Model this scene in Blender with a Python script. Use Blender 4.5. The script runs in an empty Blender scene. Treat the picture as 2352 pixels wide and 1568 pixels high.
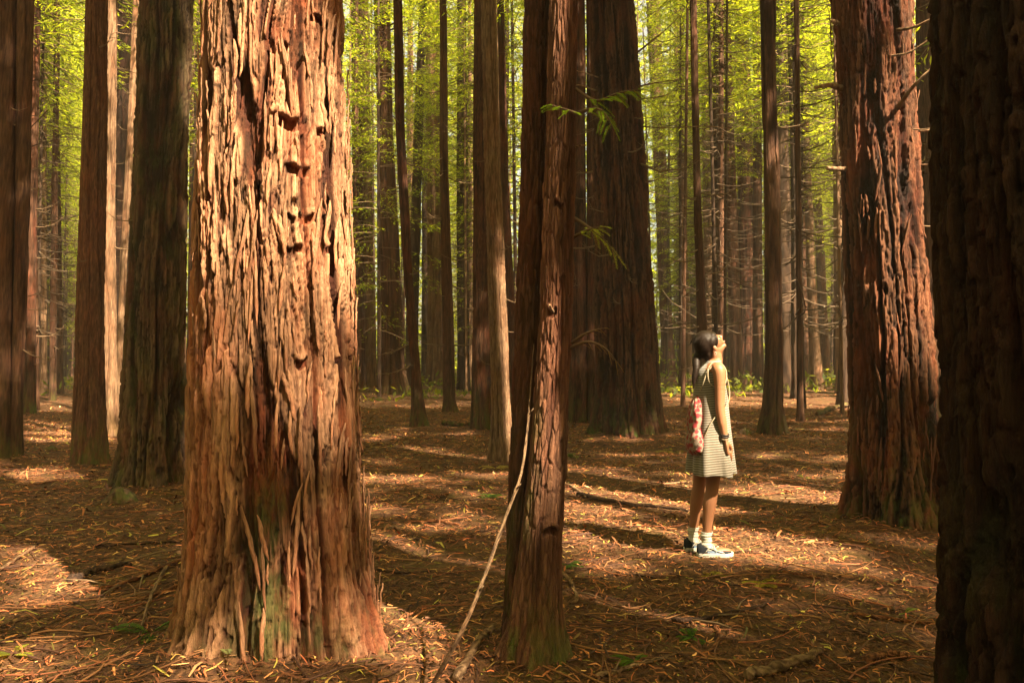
import bpy, math, random
import numpy as np
from mathutils import Vector, Matrix

random.seed(7)
rng = np.random.default_rng(7)
S = bpy.context.scene
COL = S.collection

# ------------------------------------------------------------------ camera, light, exposure
F, CX, CY, HY, H = 1882.0, 1176.0, 784.0, 830.0, 1.38
TH = math.atan((HY - CY) / F)
cam_data = bpy.data.cameras.new('camera'); cam = bpy.data.objects.new('camera', cam_data); COL.objects.link(cam)
cam.location = (0, 0, H); cam.rotation_euler = (math.pi / 2 + TH, 0, 0)
cam_data.lens = 36.0 * F / 2352.0; cam_data.sensor_width = 36.0; cam_data.clip_end = 2000; cam_data.clip_start = 0.05
S.camera = cam

SUN_AZ = math.radians(42)      # from "behind the camera" towards the right
SUN_EL = math.radians(47)
SD = Vector((math.sin(SUN_AZ) * math.cos(SUN_EL), -math.cos(SUN_AZ) * math.cos(SUN_EL), math.sin(SUN_EL)))
sun_data = bpy.data.lights.new('sun', 'SUN'); sun_data.energy = 5.0; sun_data.angle = math.radians(0.7)
sun_data.color = (1.0, 0.80, 0.52)
sun = bpy.data.objects.new('sun', sun_data); COL.objects.link(sun)
sun.rotation_euler = SD.to_track_quat('Z', 'Y').to_euler(); sun.location = (8, -10, 40)

world = bpy.data.worlds.new('World'); S.world = world; world.use_nodes = True
wn = world.node_tree.nodes; wl = world.node_tree.links; wn.clear()
sky = wn.new('ShaderNodeTexSky'); sky.sky_type = 'NISHITA'; sky.sun_disc = False
sky.sun_elevation = SUN_EL; sky.sun_rotation = math.pi - SUN_AZ
sky.air_density = 1.0; sky.dust_density = 4.0; sky.ozone_density = 0.6
tint = wn.new('ShaderNodeMixRGB'); tint.blend_type = 'MULTIPLY'; tint.inputs[0].default_value = 1.0
tint.inputs[2].default_value = (1.0, 0.80, 0.52, 1)
bg = wn.new('ShaderNodeBackground'); bg.inputs[1].default_value = 0.055
wo = wn.new('ShaderNodeOutputWorld')
wl.new(sky.outputs[0], tint.inputs[1]); wl.new(tint.outputs[0], bg.inputs[0]); wl.new(bg.outputs[0], wo.inputs[0])

S.view_settings.view_transform = 'Standard'; S.view_settings.look = 'None'
S.view_settings.gamma = 1.0; S.view_settings.use_curve_mapping = False
S.view_settings.exposure = 3.05
S.render.engine = 'CYCLES'
cy = S.cycles
cy.max_bounces = 6; cy.diffuse_bounces = 4; cy.glossy_bounces = 2; cy.transmission_bounces = 4
cy.transparent_max_bounces = 8; cy.use_denoising = True; cy.sample_clamp_indirect = 4.0
cy.use_adaptive_sampling = True; cy.adaptive_threshold = 0.006
cy.caustics_reflective = False; cy.caustics_refractive = False

# ------------------------------------------------------------------ numeric helpers
ct, st = math.cos(TH), math.sin(TH)
def ray(px, py):
    x = (px - CX) / F; y = (CY - py) / F
    return Vector((x, ct - y * st, st + y * ct))
def ground_at(px, py):                      # pixel row on the flat ground -> world x, y
    d = ray(px, py); t = -H / d.z
    return d.x * t, d.y * t
def at_y(px, py, Y):                        # pixel at a given depth -> world point
    d = ray(px, py); t = Y / d.y
    return Vector((d.x * t, Y, H + d.z * t))
def to_px(x, y, z):
    dz = z - H
    f = y * ct + dz * st; u = dz * ct - y * st
    return CX + F * x / f, CY - F * u / f

def _h(ix, iy, seed):
    n = (ix.astype(np.int64) * 374761393 + iy.astype(np.int64) * 668265263 + seed * 1442695041) & 0x7fffffff
    n = ((n ^ (n >> 13)) * 1274126177) & 0x7fffffff
    n = (n ^ (n >> 16)) & 0xffff
    return n / 65535.0
def vn(x, y, seed=0):                       # value noise 0..1
    ix = np.floor(x); iy = np.floor(y); fx = x - ix; fy = y - iy
    fx = fx * fx * (3 - 2 * fx); fy = fy * fy * (3 - 2 * fy)
    a = _h(ix, iy, seed); b = _h(ix + 1, iy, seed); c = _h(ix, iy + 1, seed); d = _h(ix + 1, iy + 1, seed)
    return (a * (1 - fx) + b * fx) * (1 - fy) + (c * (1 - fx) + d * fx) * fy
def worley(x, y, seed=0):
    ix = np.floor(x); iy = np.floor(y)
    f1 = np.full(x.shape, 9.0); f2 = np.full(x.shape, 9.0); idv = np.zeros(x.shape)
    for dx in (-1, 0, 1):
        for dy in (-1, 0, 1):
            cx = ix + dx; cyy = iy + dy
            d = np.hypot(cx + _h(cx, cyy, seed) - x, cyy + _h(cx, cyy, seed + 5) - y)
            nid = _h(cx, cyy, seed + 11)
            closer = d < f1
            f2 = np.where(closer, f1, np.minimum(f2, d)); idv = np.where(closer, nid, idv); f1 = np.where(closer, d, f1)
    return f1, f2, idv
def sm(a, b, x):
    t = np.clip((x - a) / (b - a), 0, 1); return t * t * (3 - 2 * t)

# ------------------------------------------------------------------ mesh helpers
def make_mesh(name, verts, faces, mat, smooth=True, cols=None, attrs=None):
    """faces: (n,k) int array or list of such arrays."""
    if not isinstance(faces, list): faces = [faces]
    faces = [np.asarray(f) for f in faces if len(f)]
    me = bpy.data.meshes.new(name)
    verts = np.asarray(verts, dtype=np.float32)
    me.vertices.add(len(verts)); me.vertices.foreach_set('co', verts.ravel())
    loops = np.concatenate([f.ravel() for f in faces]).astype(np.int32)
    sizes = np.concatenate([np.full(len(f), f.shape[1]) for f in faces])
    starts = np.concatenate([[0], np.cumsum(sizes)[:-1]]).astype(np.int32)
    me.loops.add(len(loops)); me.loops.foreach_set('vertex_index', loops)
    me.polygons.add(len(starts)); me.polygons.foreach_set('loop_start', starts)
    me.update(calc_edges=True)
    me.polygons.foreach_set('use_smooth', np.full(len(starts), smooth))
    if cols is not None:
        ca = me.color_attributes.new('col', 'FLOAT_COLOR', 'POINT')
        c4 = np.ones((len(verts), 4), dtype=np.float32); c4[:, :3] = cols
        ca.data.foreach_set('color', c4.ravel())
    for k, v in (attrs or {}).items():
        at = me.attributes.new(k, 'FLOAT', 'POINT'); at.data.foreach_set('value', np.asarray(v, dtype=np.float32))
    if mat: me.materials.append(mat)
    me.update()
    return me
def link(name, me, parent=None, loc=None):
    o = bpy.data.objects.new(name, me); COL.objects.link(o)
    if parent is not None: o.parent = parent
    if loc is not None: o.location = loc
    return o
def tag(o, label=None, cat=None, group=None, kind=None):
    if label: o['label'] = label
    if cat: o['category'] = cat
    if group: o['group'] = group
    if kind: o['kind'] = kind
    return o
def empty(name, loc, label, cat, group=None):
    o = bpy.data.objects.new(name, None); o.empty_display_size = 0.2; COL.objects.link(o); o.location = loc
    return tag(o, label, cat, group)

class Geo:
    def __init__(s): s.v = []; s.q = []; s.t = []; s.c = []; s.n = 0
    def add(s, v, q=None, t=None, c=None):
        v = np.asarray(v, dtype=float).reshape(-1, 3)
        s.v.append(v)
        if q is not None and len(q): s.q.append(np.asarray(q) + s.n)
        if t is not None and len(t): s.t.append(np.asarray(t) + s.n)
        if c is not None: s.c.append(np.broadcast_to(np.asarray(c, dtype=float), (len(v), 3)))
        s.n += len(v)
    def mesh(s, name, mat, smooth=True):
        f = []
        if s.q: f.append(np.concatenate(s.q))
        if s.t: f.append(np.concatenate(s.t))
        return make_mesh(name, np.concatenate(s.v), f, mat, smooth, np.concatenate(s.c) if s.c else None)
def tube(P, R, n=8, cap=True, flat=None):
    P = np.asarray(P, dtype=float); m = len(P); R = np.broadcast_to(np.asarray(R, dtype=float), (m,))
    T = np.gradient(P, axis=0); T /= np.linalg.norm(T, axis=1)[:, None] + 1e-9
    up = np.array([0, 0, 1.0]) if abs(T[0][2]) < .9 else np.array([1.0, 0, 0])
    A = np.cross(T, up); A /= np.linalg.norm(A, axis=1)[:, None] + 1e-9
    B = np.cross(T, A)
    a = np.linspace(0, 2 * np.pi, n, endpoint=False)
    V = P[:, None, :] + R[:, None, None] * (np.cos(a)[None, :, None] * A[:, None, :] + (flat or 1.0) * np.sin(a)[None, :, None] * B[:, None, :])
    V = V.reshape(-1, 3)
    i = np.arange(m - 1)[:, None] * n; j = np.arange(n)[None, :]; j2 = (j + 1) % n
    q = np.stack([i + j, i + j2, i + n + j2, i + n + j], -1).reshape(-1, 4)
    t = np.zeros((0, 3), int)
    if cap:
        V = np.concatenate([V, P[:1], P[-1:]]); c0 = m * n; c1 = c0 + 1
        t0 = np.stack([np.full(n, c0), (np.arange(n) + 1) % n, np.arange(n)], -1)
        b = (m - 1) * n
        t1 = np.stack([np.full(n, c1), b + np.arange(n), b + (np.arange(n) + 1) % n], -1)
        t = np.concatenate([t0, t1])
    return V, q, t
def spline(pts, n):
    pts = np.asarray(pts, dtype=float); m = len(pts)
    P = np.vstack([2 * pts[0] - pts[1], pts, 2 * pts[-1] - pts[-2]])
    out = []
    for k in np.linspace(0, m - 1 - 1e-6, n):
        i = int(k); t = k - i; a, b, c, d = P[i:i + 4]
        out.append(0.5 * ((2 * b) + (c - a) * t + (2 * a - 5 * b + 4 * c - d) * t * t + (3 * b - a - 3 * c + d) * t ** 3))
    return np.array(out)

# ------------------------------------------------------------------ materials
class NT:
    def __init__(s, name):
        s.m = bpy.data.materials.new(name); s.m.use_nodes = True; s.t = s.m.node_tree; s.t.nodes.clear()
    def n(s, typ, ins=None, **kw):
        nd = s.t.nodes.new(typ)
        for k, v in kw.items(): setattr(nd, k, v)
        for k, v in (ins or {}).items():
            if isinstance(v, bpy.types.NodeSocket): s.t.links.new(v, nd.inputs[k])
            else: nd.inputs[k].default_value = v
        return nd
    def mix(s, f, a, b, bt='MIX'):
        nd = s.t.nodes.new('ShaderNodeMixRGB'); nd.blend_type = bt
        for k, v in ((0, f), (1, a), (2, b)):
            if isinstance(v, bpy.types.NodeSocket): s.t.links.new(v, nd.inputs[k])
            else: nd.inputs[k].default_value = (v if k == 0 else (*v, 1))
        return nd.outputs[0]
    def ramp(s, f, p0, p1, v0=0.0, v1=1.0):
        nd = s.n('ShaderNodeMapRange', {0: f, 1: p0, 2: p1, 3: v0, 4: v1}); nd.clamp = True
        return nd.outputs[0]
    def noise(s, vec, scale, detail=3, rough=.6):
        return s.n('ShaderNodeTexNoise', {'Vector': vec, 'Scale': scale, 'Detail': detail, 'Roughness': rough}).outputs[0]
    def stretch(s, sc):
        tc = s.n('ShaderNodeTexCoord'); mp = s.n('ShaderNodeMapping', {0: tc.outputs['Object'], 3: sc}); return mp.outputs[0]
    def out(s, sh): s.n('ShaderNodeOutputMaterial', {0: sh}); return s.m

def bark_mat(name, furrow, crest, red, moss=0.0, rough=.9, mosscol=(0.045, 0.075, 0.012), fib=1.0):
    n = NT(name)
    h = n.n('ShaderNodeAttribute', attribute_name='h').outputs['Fac']
    idv = n.n('ShaderNodeAttribute', attribute_name='pid').outputs['Fac']
    ms = n.n('ShaderNodeAttribute', attribute_name='moss').outputs['Fac']
    v1 = n.stretch((1, 1, .12)); v2 = n.stretch((1, 1, .35))
    streak = n.noise(v1, 45, 5, .7)
    blot = n.noise(v2, 5, 4, .6)
    c = n.mix(n.ramp(h, .15, .75), furrow, crest)
    c = n.mix(n.ramp(blot, .45, .7, 0, .75), c, red)
    hv = n.n('ShaderNodeHueSaturation', {1: 1.0, 2: n.ramp(idv, 0, 1, .68, 1.28), 4: c}).outputs[0]
    c = n.mix(1.0, hv, n.n('ShaderNodeCombineColor', {0: n.ramp(streak, .3, .7, .62, 1.3), 1: n.ramp(streak, .3, .7, .60, 1.3), 2: n.ramp(streak, .3, .7, .55, 1.35)}).outputs[0], 'MULTIPLY')
    if moss > 0:
        mn = n.noise(v2, 9, 5, .65)
        f = n.n('ShaderNodeMath', {0: n.ramp(mn, .44, .6), 1: n.ramp(ms, 0, 1, 0, moss)}, operation='MULTIPLY').outputs[0]
        c = n.mix(f, c, n.mix(streak, mosscol, tuple(min(1, k * 2.2) for k in mosscol)))
    fine = n.noise(n.stretch((1, 1, .08)), 130 * fib, 4, .7)
    fine2 = n.noise(n.stretch((1, 1, .3)), 60 * fib, 5, .7)
    hh = n.n('ShaderNodeMath', {0: fine, 1: fine2}, operation='ADD').outputs[0]
    b = n.n('ShaderNodeBump', {'Strength': 1.0, 'Distance': .018, 'Height': hh}).outputs[0]
    p = n.n('ShaderNodeBsdfPrincipled', {'Base Color': c, 'Roughness': rough, 'Normal': b, 'Specular IOR Level': .25})
    return n.out(p.outputs[0])
def attr_mat(name, rough=.8, transl=0.0, tcol=(1, 1, 1), noise=0.0, spec=.3, mult=1.0):
    n = NT(name)
    a = n.n('ShaderNodeAttribute', attribute_name='col').outputs['Color']
    if noise:
        ns = n.noise(n.stretch((1, 1, 1)), 40, 3)
        a = n.n('ShaderNodeHueSaturation', {2: n.ramp(ns, .3, .7, 1 - noise, 1 + noise), 4: a}).outputs[0]
    p = n.n('ShaderNodeBsdfPrincipled', {'Base Color': a, 'Roughness': rough, 'Specular IOR Level': spec}).outputs[0]
    if transl:
        tc = n.mix(1.0, a, tcol, 'MULTIPLY')
        t = n.n('ShaderNodeBsdfTranslucent', {0: tc}).outputs[0]
        p = n.n('ShaderNodeMixShader', {0: transl, 1: p, 2: t}).outputs[0]
    return n.out(p)
def flat_mat(name, col, rough=.7, spec=.3, noise=.15, scale=30, bump=0):
    n = NT(name)
    ns = n.noise(n.stretch((1, 1, 1)), scale, 4)
    c = n.n('ShaderNodeHueSaturation', {2: n.ramp(ns, .3, .7, 1 - noise, 1 + noise), 4: (*col, 1)}).outputs[0]
    ins = {'Base Color': c, 'Roughness': rough, 'Specular IOR Level': spec}
    if bump: ins['Normal'] = n.n('ShaderNodeBump', {'Strength': .6, 'Distance': bump, 'Height': ns}).outputs[0]
    return n.out(n.n('ShaderNodeBsdfPrincipled', ins).outputs[0])

M_main = bark_mat('bark_sun_brightened', (.05, .013, .006), (.42, .22, .125), (.35, .092, .036), moss=.8, mosscol=(.035, .05, .012))  # crest colour raised to make the sun highlight on the great trunk brighter
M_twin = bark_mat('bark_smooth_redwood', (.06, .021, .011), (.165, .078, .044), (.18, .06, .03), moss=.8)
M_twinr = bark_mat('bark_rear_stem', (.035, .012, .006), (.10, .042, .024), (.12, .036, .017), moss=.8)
M_edge = bark_mat('bark_shade_toned', (.012, .005, .003), (.040, .017, .010), (.045, .012, .006), moss=.4)  # near-black bark colour holds the shade on these trunks
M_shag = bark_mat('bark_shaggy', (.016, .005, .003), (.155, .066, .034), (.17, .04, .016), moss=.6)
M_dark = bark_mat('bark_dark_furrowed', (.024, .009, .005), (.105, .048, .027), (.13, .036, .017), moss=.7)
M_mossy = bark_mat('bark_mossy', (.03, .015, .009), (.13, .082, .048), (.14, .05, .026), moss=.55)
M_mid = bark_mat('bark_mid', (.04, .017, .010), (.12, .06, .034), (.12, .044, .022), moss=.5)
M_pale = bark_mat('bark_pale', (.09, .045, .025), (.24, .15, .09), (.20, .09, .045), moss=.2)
M_bgb = bark_mat('bark_far', (.022, .012, .008), (.075, .045, .028), (.07, .03, .018))  # bark colour lowered to stand in for canopy shade on far trunks
M_bgdead = flat_mat('far_dead_twigs', (.085, .055, .034), .9)
M_fol = attr_mat('foliage_green', .6, .6, (3.7, 3.3, 1.3), spec=.25)
M_litter = attr_mat('forest_litter', .75, spec=.35)
M_stick = bark_mat('dead_stick', (.12, .065, .035), (.30, .19, .11), (.25, .12, .06))
M_deadbr = flat_mat('dead_branch_wood', (.15, .095, .055), .85)

# ------------------------------------------------------------------ terrain
MOUNDS = []          # x, y, radius, height
def tz(x, y):
    x = np.asarray(x, dtype=float); y = np.asarray(y, dtype=float)
    z = .05 * (vn(x * .5 + 9, y * .5 + 3, 3) - .5) + .022 * (vn(x * 1.7, y * 1.7, 4) - .5) * 2
    far = sm(9, 30, np.hypot(x, y))
    z = z + far * .5 * (vn(x * .09 + 5, y * .09 + 2, 8) - .5) + .009 * np.clip(y - 16, 0, 90)
    for mx, my, mr, mh in MOUNDS:
        d = ((x - mx) ** 2 + (y - my) ** 2) / (mr * mr)
        z = z + mh * np.exp(-d * 1.6)
    return z

# ------------------------------------------------------------------ trunks
def bark_field(u, z, kind, seed):
    """returns height (m), h attribute 0..1, plate id"""
    s = seed * 17.3
    if kind == 'main':
        w = .045 * (vn(u * 3 + s, z * .9, 1) - .5) * 2 + .010 * (vn(u * 9 + s, z * 4.5, 2) - .5) * 2
        uu = u + w; zz = z + .16 * (vn(u * 14 + s, z * 1.5, 3) - .5)
        big = 1 - np.abs(2 * vn(uu * 10 + s, zz * .55, 4) - 1)
        deep = sm(.74, .93, big)
        f1, f2, i1 = worley(uu * 33 + s, zz * 2.2, 5)
        e1 = sm(0.02, .12, f2 - f1)
        g1, g2, i2 = worley(uu * 80 + s + (i1 * 7), zz * 4.2, 8)
        e2 = sm(0.0, .14, g2 - g1)
        fib = vn(uu * 190 + s, zz * 12, 9); fib2 = vn(uu * 110, zz * 14, 10)
        chip = sm(.66, .74, vn(uu * 30 + 3, zz * 11, 13)) * sm(.45, .6, vn(uu * 5, zz * 3, 14))
        hgt = -.050 * deep + .021 * (i1 - .5) * e1 - .014 * (1 - e1) + .015 * (i2 - .5) - .009 * (1 - e2) + .013 * (fib - .5) + .006 * (fib2 - .5) - .012 * chip
        lift = vn(u * 2.2 + s, z * .8, 12)
        hgt = hgt + .03 * (lift - .5)
        h = np.clip(.55 + (hgt - .03 * (lift - .5)) * 20, 0, 1)
        return hgt, h, .6 * i1 + .4 * i2
    if kind == 'furrow':
        w = .05 * (vn(u * 2.5 + s, z * .8, 1) - .5) * 2
        uu = u + w
        big = 1 - np.abs(2 * vn(uu * 9 + s, z * .45, 4) - 1)
        deep = sm(.6, .98, big)
        f1, f2, i1 = worley(uu * 17 + s, z * 2.2, 5); e1 = sm(0, .22, f2 - f1)
        g1, g2, i2 = worley(uu * 44 + s, z * 7.0, 8)
        fib = vn(uu * 120, z * 8, 9)
        hgt = -.045 * deep + .016 * (i1 - .5) * e1 - .012 * (1 - e1) + .008 * (i2 - .5) + .004 * (fib - .5)
        return hgt, np.clip(.6 + hgt * 16, 0, 1), .6 * i1 + .4 * i2
    # 'fine': younger smoother bark with short narrow plates
    w = .03 * (vn(u * 3 + s, z * 1.0, 1) - .5) * 2
    uu = u + w
    f1, f2, i1 = worley(uu * 58 + s, z * 7.5, 5); e1 = sm(0, .22, f2 - f1)
    g1, g2, i2 = worley(uu * 110 + s, z * 13, 8)
    big = 1 - np.abs(2 * vn(uu * 12 + s, z * .5, 4) - 1)
    hgt = -.010 * sm(.7, 1, big) + .007 * (i1 - .4) * e1 - .006 * (1 - e1) + .0045 * (i2 - .5) + .004 * (vn(uu * 150, z * 10, 9) - .5)
    return hgt, np.clip(.55 + hgt * 38, 0, 1), .6 * i1 + .4 * i2

TREES = []     # records: dict(x,y,r,base,label,px span)
def trunk_mesh(name, x0, Y, prof, kind, ncol, nrow, mat, seed, amp=1.0, lobes=0.10, lobe_n=5, ztop=20.0, gashes=(), moss_fn=None, front=.78):
    """prof: list of (py, left px, right px) from top to bottom. Mesh is local to (x0, Y, 0)."""
    zs, xs, rs = [], [], []
    for py, l, r in prof:
        c = at_y((l + r) / 2, py, Y); e = at_y(r, py, Y)
        zs.append(c.z); xs.append(c.x - x0); rs.append((e.x - c.x))
    zs = np.array(zs)[::-1]; xs = np.array(xs)[::-1]; rs = np.array(rs)[::-1]
    ztf = zs[-1]
    slope = (xs[-1] - xs[0]) / (zs[-1] - zs[0]) * .8
    ztop = max(ztop, ztf + 4)
    zs2 = np.append(zs, ztop); xs2 = np.append(xs, xs[-1] + slope * (ztop - ztf)); rs2 = np.append(rs, rs[-1] * .45)
    # smooth the profile
    zf = np.linspace(-.25, ztop, 900)
    cxp = np.interp(zf, zs2, xs2); rp = np.interp(zf, zs2, rs2)
    k = max(3, int(.25 / (zf[1] - zf[0]))); ker = np.hanning(k + 2)[1:-1]; ker /= ker.sum()
    pad = lambda a: np.convolve(np.pad(a, k // 2, 'edge'), ker, 'same')[k // 2:k // 2 + len(a)]
    cxp = pad(cxp); rp = pad(rp)
    zr = np.concatenate([np.linspace(-.25, min(ztf + .1, ztop - 2), nrow), np.linspace(min(ztf + .1, ztop - 2), ztop, 26)[1:]])
    nf = int(ncol * front); nb = ncol - nf
    toc = math.atan2(-Y, -x0)
    a = np.concatenate([np.linspace(-math.radians(112), math.radians(112), nf, endpoint=False), np.linspace(math.radians(112), math.radians(248), nb, endpoint=False)])
    A, Z = np.meshgrid(a, zr)
    cx = np.interp(Z, zf, cxp); R = np.interp(Z, zf, rp)
    Rm = float(np.interp(1.2, zf, rp))
    hgt, hh, pid = bark_field(A * Rm, Z, kind, seed)
    hgt = hgt * amp
    lob = vn(A / (2 * math.pi) * lobe_n * 2 + 50 + seed, Z * .5 + seed, 20) - .5
    R = R * (1 + .06 * np.exp(-np.clip(Z, 0, 9) / .16))
    R = R * (1 + .5 * lobes * lob) + R * lobes * 2.3 * lob * np.exp(-np.clip(Z, 0, 9) / .45)
    for (gx, gy, gw, gh, gd) in gashes:                       # horizontal gashes cut in the bark
        g = at_y(gx, gy, Y - Rm); g2 = at_y(gx + gw / 2, gy - gh / 2, Y - Rm)
        gc = np.interp(g.z, zf, cxp) + x0
        hw = g2.x - g.x; hz = g2.z - g.z
        ang = math.asin(max(-.95, min(.95, (g.x - gc) / Rm)))
        du = (A - ang) * Rm * max(.35, math.cos(ang)) / hw; dz = (Z - g.z - .01 * np.sin(du * 3 + gx)) / hz
        dz = dz / 1.35; inside = (1 - sm(.75, 1.05, np.abs(du))) * (1 - sm(.8, 1.1, np.abs(dz)))
        lip = np.exp(-((dz - 1.7) / .8) ** 2) * (1 - sm(.8, 1.2, np.abs(du)))
        hgt = hgt * (1 - inside) - gd * inside + .012 * lip
        hh = hh * (1 - inside)
    R = R + hgt
    wob = .02 * (vn(Z * .9 + seed, Z * 0, 31) - .5) * min(1, Rm * 5)
    wa = A + toc
    X = cx + wob + R * np.cos(wa); Yv = R * np.sin(wa)
    V = np.stack([X, Yv, Z], -1).reshape(-1, 3)
    m, n = A.shape
    i = np.arange(m - 1)[:, None] * n; j = np.arange(n)[None, :]; j2 = (j + 1) % n
    q = np.stack([i + j, i + j2, i + n + j2, i + n + j], -1).reshape(-1, 4)
    moss = moss_fn(A, Z) if moss_fn else np.exp(-np.clip(Z, 0, 30) / .5)
    me = make_mesh(name, V, q, mat, True, None, {'h': hh.ravel(), 'pid': pid.ravel(), 'moss': moss.ravel()})
    axis = lambda z: (float(np.interp(z, zf, cxp)), float(np.interp(z, zf, rp)))
    return me, axis

# dead branch variants, unit length along +X
def dead_branch_geo(seed, sub=5, r0=.019):
    r = random.Random(seed); g = Geo()
    bend = r.uniform(-.35, .35); lift = r.uniform(-.25, .45)
    pts = [(0, 0, 0)]
    for k in range(1, 7):
        t = k / 6
        pts.append((t * (1 - .08 * t), bend * t * t * .5 + r.uniform(-.02, .02), lift * t * t * .7 - .12 * math.sin(t * 3) + r.uniform(-.015, .015)))
    P = spline(pts, 10); g.add(*[*tube(P, np.linspace(r0, r0 * .25, 10), 5)])
    for k in range(sub):
        t = r.uniform(.2, .95); i = int(t * 9); b = P[i]; L = r.uniform(.12, .35) * (1.1 - t * .5); s = r.choice((-1, 1))
        d = np.array([r.uniform(.3, .9), s * r.uniform(.4, 1), r.uniform(-.4, .35)]); d /= np.linalg.norm(d)
        Q = np.array([b, b + d * L * .5 + [0, 0, .01], b + d * L + [0, 0, r.uniform(-.05, .08)]])
        g.add(*tube(Q, [r0 * .4, r0 * .3, r0 * .15], 4))
    return g
DEAD = [dead_branch_geo(s, 4 + s % 4).mesh('dead_branch', M_deadbr) for s in range(8)]
STUB = [dead_branch_geo(40 + s, s % 2, .03).mesh('branch_stub', M_deadbr) for s in range(5)]
def add_branch(root, mesh, x, r, z, az, L, tilt=0.0, name='branch'):
    o = link(name, mesh, root)
    o.location = (x + math.cos(az) * r * .9, math.sin(az) * r * .9, z)
    o.rotation_euler = (random.uniform(-.4, .4), -tilt, az); o.scale = (L, L, L)
    return o

def tree(label, py_base, prof, kind='fine', ncol=48, nrow=120, mat=None, seed=1, amp=1.0, twigs=0, tw_len=(.4, 1.1), tw_z=(1.2, 9), cat='tree', group=None, nearest=None, **kw):
    l, r = prof[-1][1], prof[-1][2]
    _, yf = ground_at((l + r) / 2, py_base)
    for _k in range(30):                       # far ground rises a little: walk to where the pixel ray meets it
        d_ = ray((l + r) / 2, py_base); y_t = (float(tz(d_.x / d_.y * yf, yf)) if yf > 12 else 0.0) - H
        yf = .5 * yf + .5 * (y_t / (d_.z / d_.y))
    rad = (r - l) / 2 / F * yf
    Y = yf + rad * .8
    prof = sorted(prof)
    x0 = at_y((l + r) / 2, py_base, Y).x
    root = empty('redwood_tree', (x0, Y, 0), label, cat, group)
    if ncol <= 120: nrow = int(nrow * .7)
    me, axis = trunk_mesh('trunk', x0, Y, prof, kind, ncol, nrow, mat or M_mid, seed, amp, **kw)
    link('trunk', me, root)
    rr = random.Random(seed * 13 + 5)
    zt = min(tw_z[1], H + .45 * Y)
    for k in range(twigs):
        z = rr.uniform(tw_z[0], zt); cx, cr = axis(z); az = rr.uniform(0, 2 * math.pi)
        if rr.random() < .55: az = math.copysign(rr.uniform(.0, .9), rr.random() - .5) + (math.pi if rr.random() < .5 else 0)
        add_branch(root, rr.choice(DEAD), cx, cr, z, az, rr.uniform(*tw_len), rr.uniform(-.2, .35))
    rec = dict(x=x0, y=Y, r=rad, root=root, axis=axis, l=l, rt=r, label=label)
    TREES.append(rec)
    return rec

# --- the great sunlit tree
def moss_main(A, Z):
    strip = np.exp(-((A * .36 + .03 - .10 * np.clip(.6 - Z, 0, 1)) / .10) ** 2) * (1 - sm(.35, 1.15, Z))
    return np.clip(1.3 * strip + .5 * np.exp(-np.clip(Z, 0, 9) / .25) + .12, 0, 1)
GASH = [(600, 272, 70, 22, .05), (646, 278, 26, 20, .035), (690, 281, 22, 12, .03), (632, 382, 62, 16, .045), (708, 386, 16, 18, .035),
        (652, 494, 40, 15, .04), (612, 496, 26, 10, .03), (706, 494, 32, 18, .035), (622, 570, 46, 13, .035), (600, 574, 20, 16, .03), (706, 566, 16, 12, .02),
        (562, 92, 30, 24, .045), (606, 98, 20, 18, .035), (700, 12, 60, 12, .04), (742, 20, 26, 14, .04), (640, 836, 30, 16, .03), (728, 830, 26, 12, .03), (790, 826, 24, 10, .03),
        (690, 300, 10, 46, .035), (535, 400, 20, 24, .03)]
main = tree('great sunlit redwood in front, thick peeling orange bark with short dark gashes', 1548,
            [(0, 474, 792), (200, 470, 796), (500, 464, 802), (784, 458, 810), (1100, 450, 826), (1300, 440, 852), (1400, 424, 868), (1480, 412, 880), (1535, 402, 890)],
            'main', 410, 570, M_main, 3, lobes=.2, lobe_n=7, ztop=24, gashes=GASH, moss_fn=moss_main)
# --- loose bark strips on the shaggy trunks: each its own part
STRIPS = []
for s_ in range(14):
    r_ = np.random.default_rng(500 + s_); m_ = 14; L_ = r_.uniform(.10, .36); w_ = r_.uniform(.005, .013); t_ = np.linspace(-.5, .5, m_)
    wid_ = w_ * (1 - (np.abs(t_) * 2) ** 3 * .85) * (1 + .35 * (r_.random(m_) - .5)); mid_ = (np.cumsum(r_.normal(0, .0016, m_))); curl = .012 * np.clip(np.abs(t_ + r_.uniform(-.2, .2)) * 2 - .55, 0, 1) ** 1.5 + .002 * np.sin(t_ * 17 + s_)
    rows = []
    for k in range(m_):
        for (yy, xx) in ((-1, 0), (-.4, .004), (.4, .0045), (1, 0), (.3, -.003), (-.3, -.003)):
            rows.append((curl[k] + xx + .002, mid_[k] + yy * wid_[k], t_[k] * L_))
    i_ = np.arange(m_ - 1)[:, None] * 6; j_ = np.arange(6)[None, :]; j2_ = (j_ + 1) % 6
    q_ = np.stack([i_ + j_, i_ + j2_, i_ + 6 + j2_, i_ + 6 + j_], -1).reshape(-1, 4); h_ = .55 + .4 * r_.random(m_ * 6)
    STRIPS.append((rows, q_, h_, r_.random()))
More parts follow.
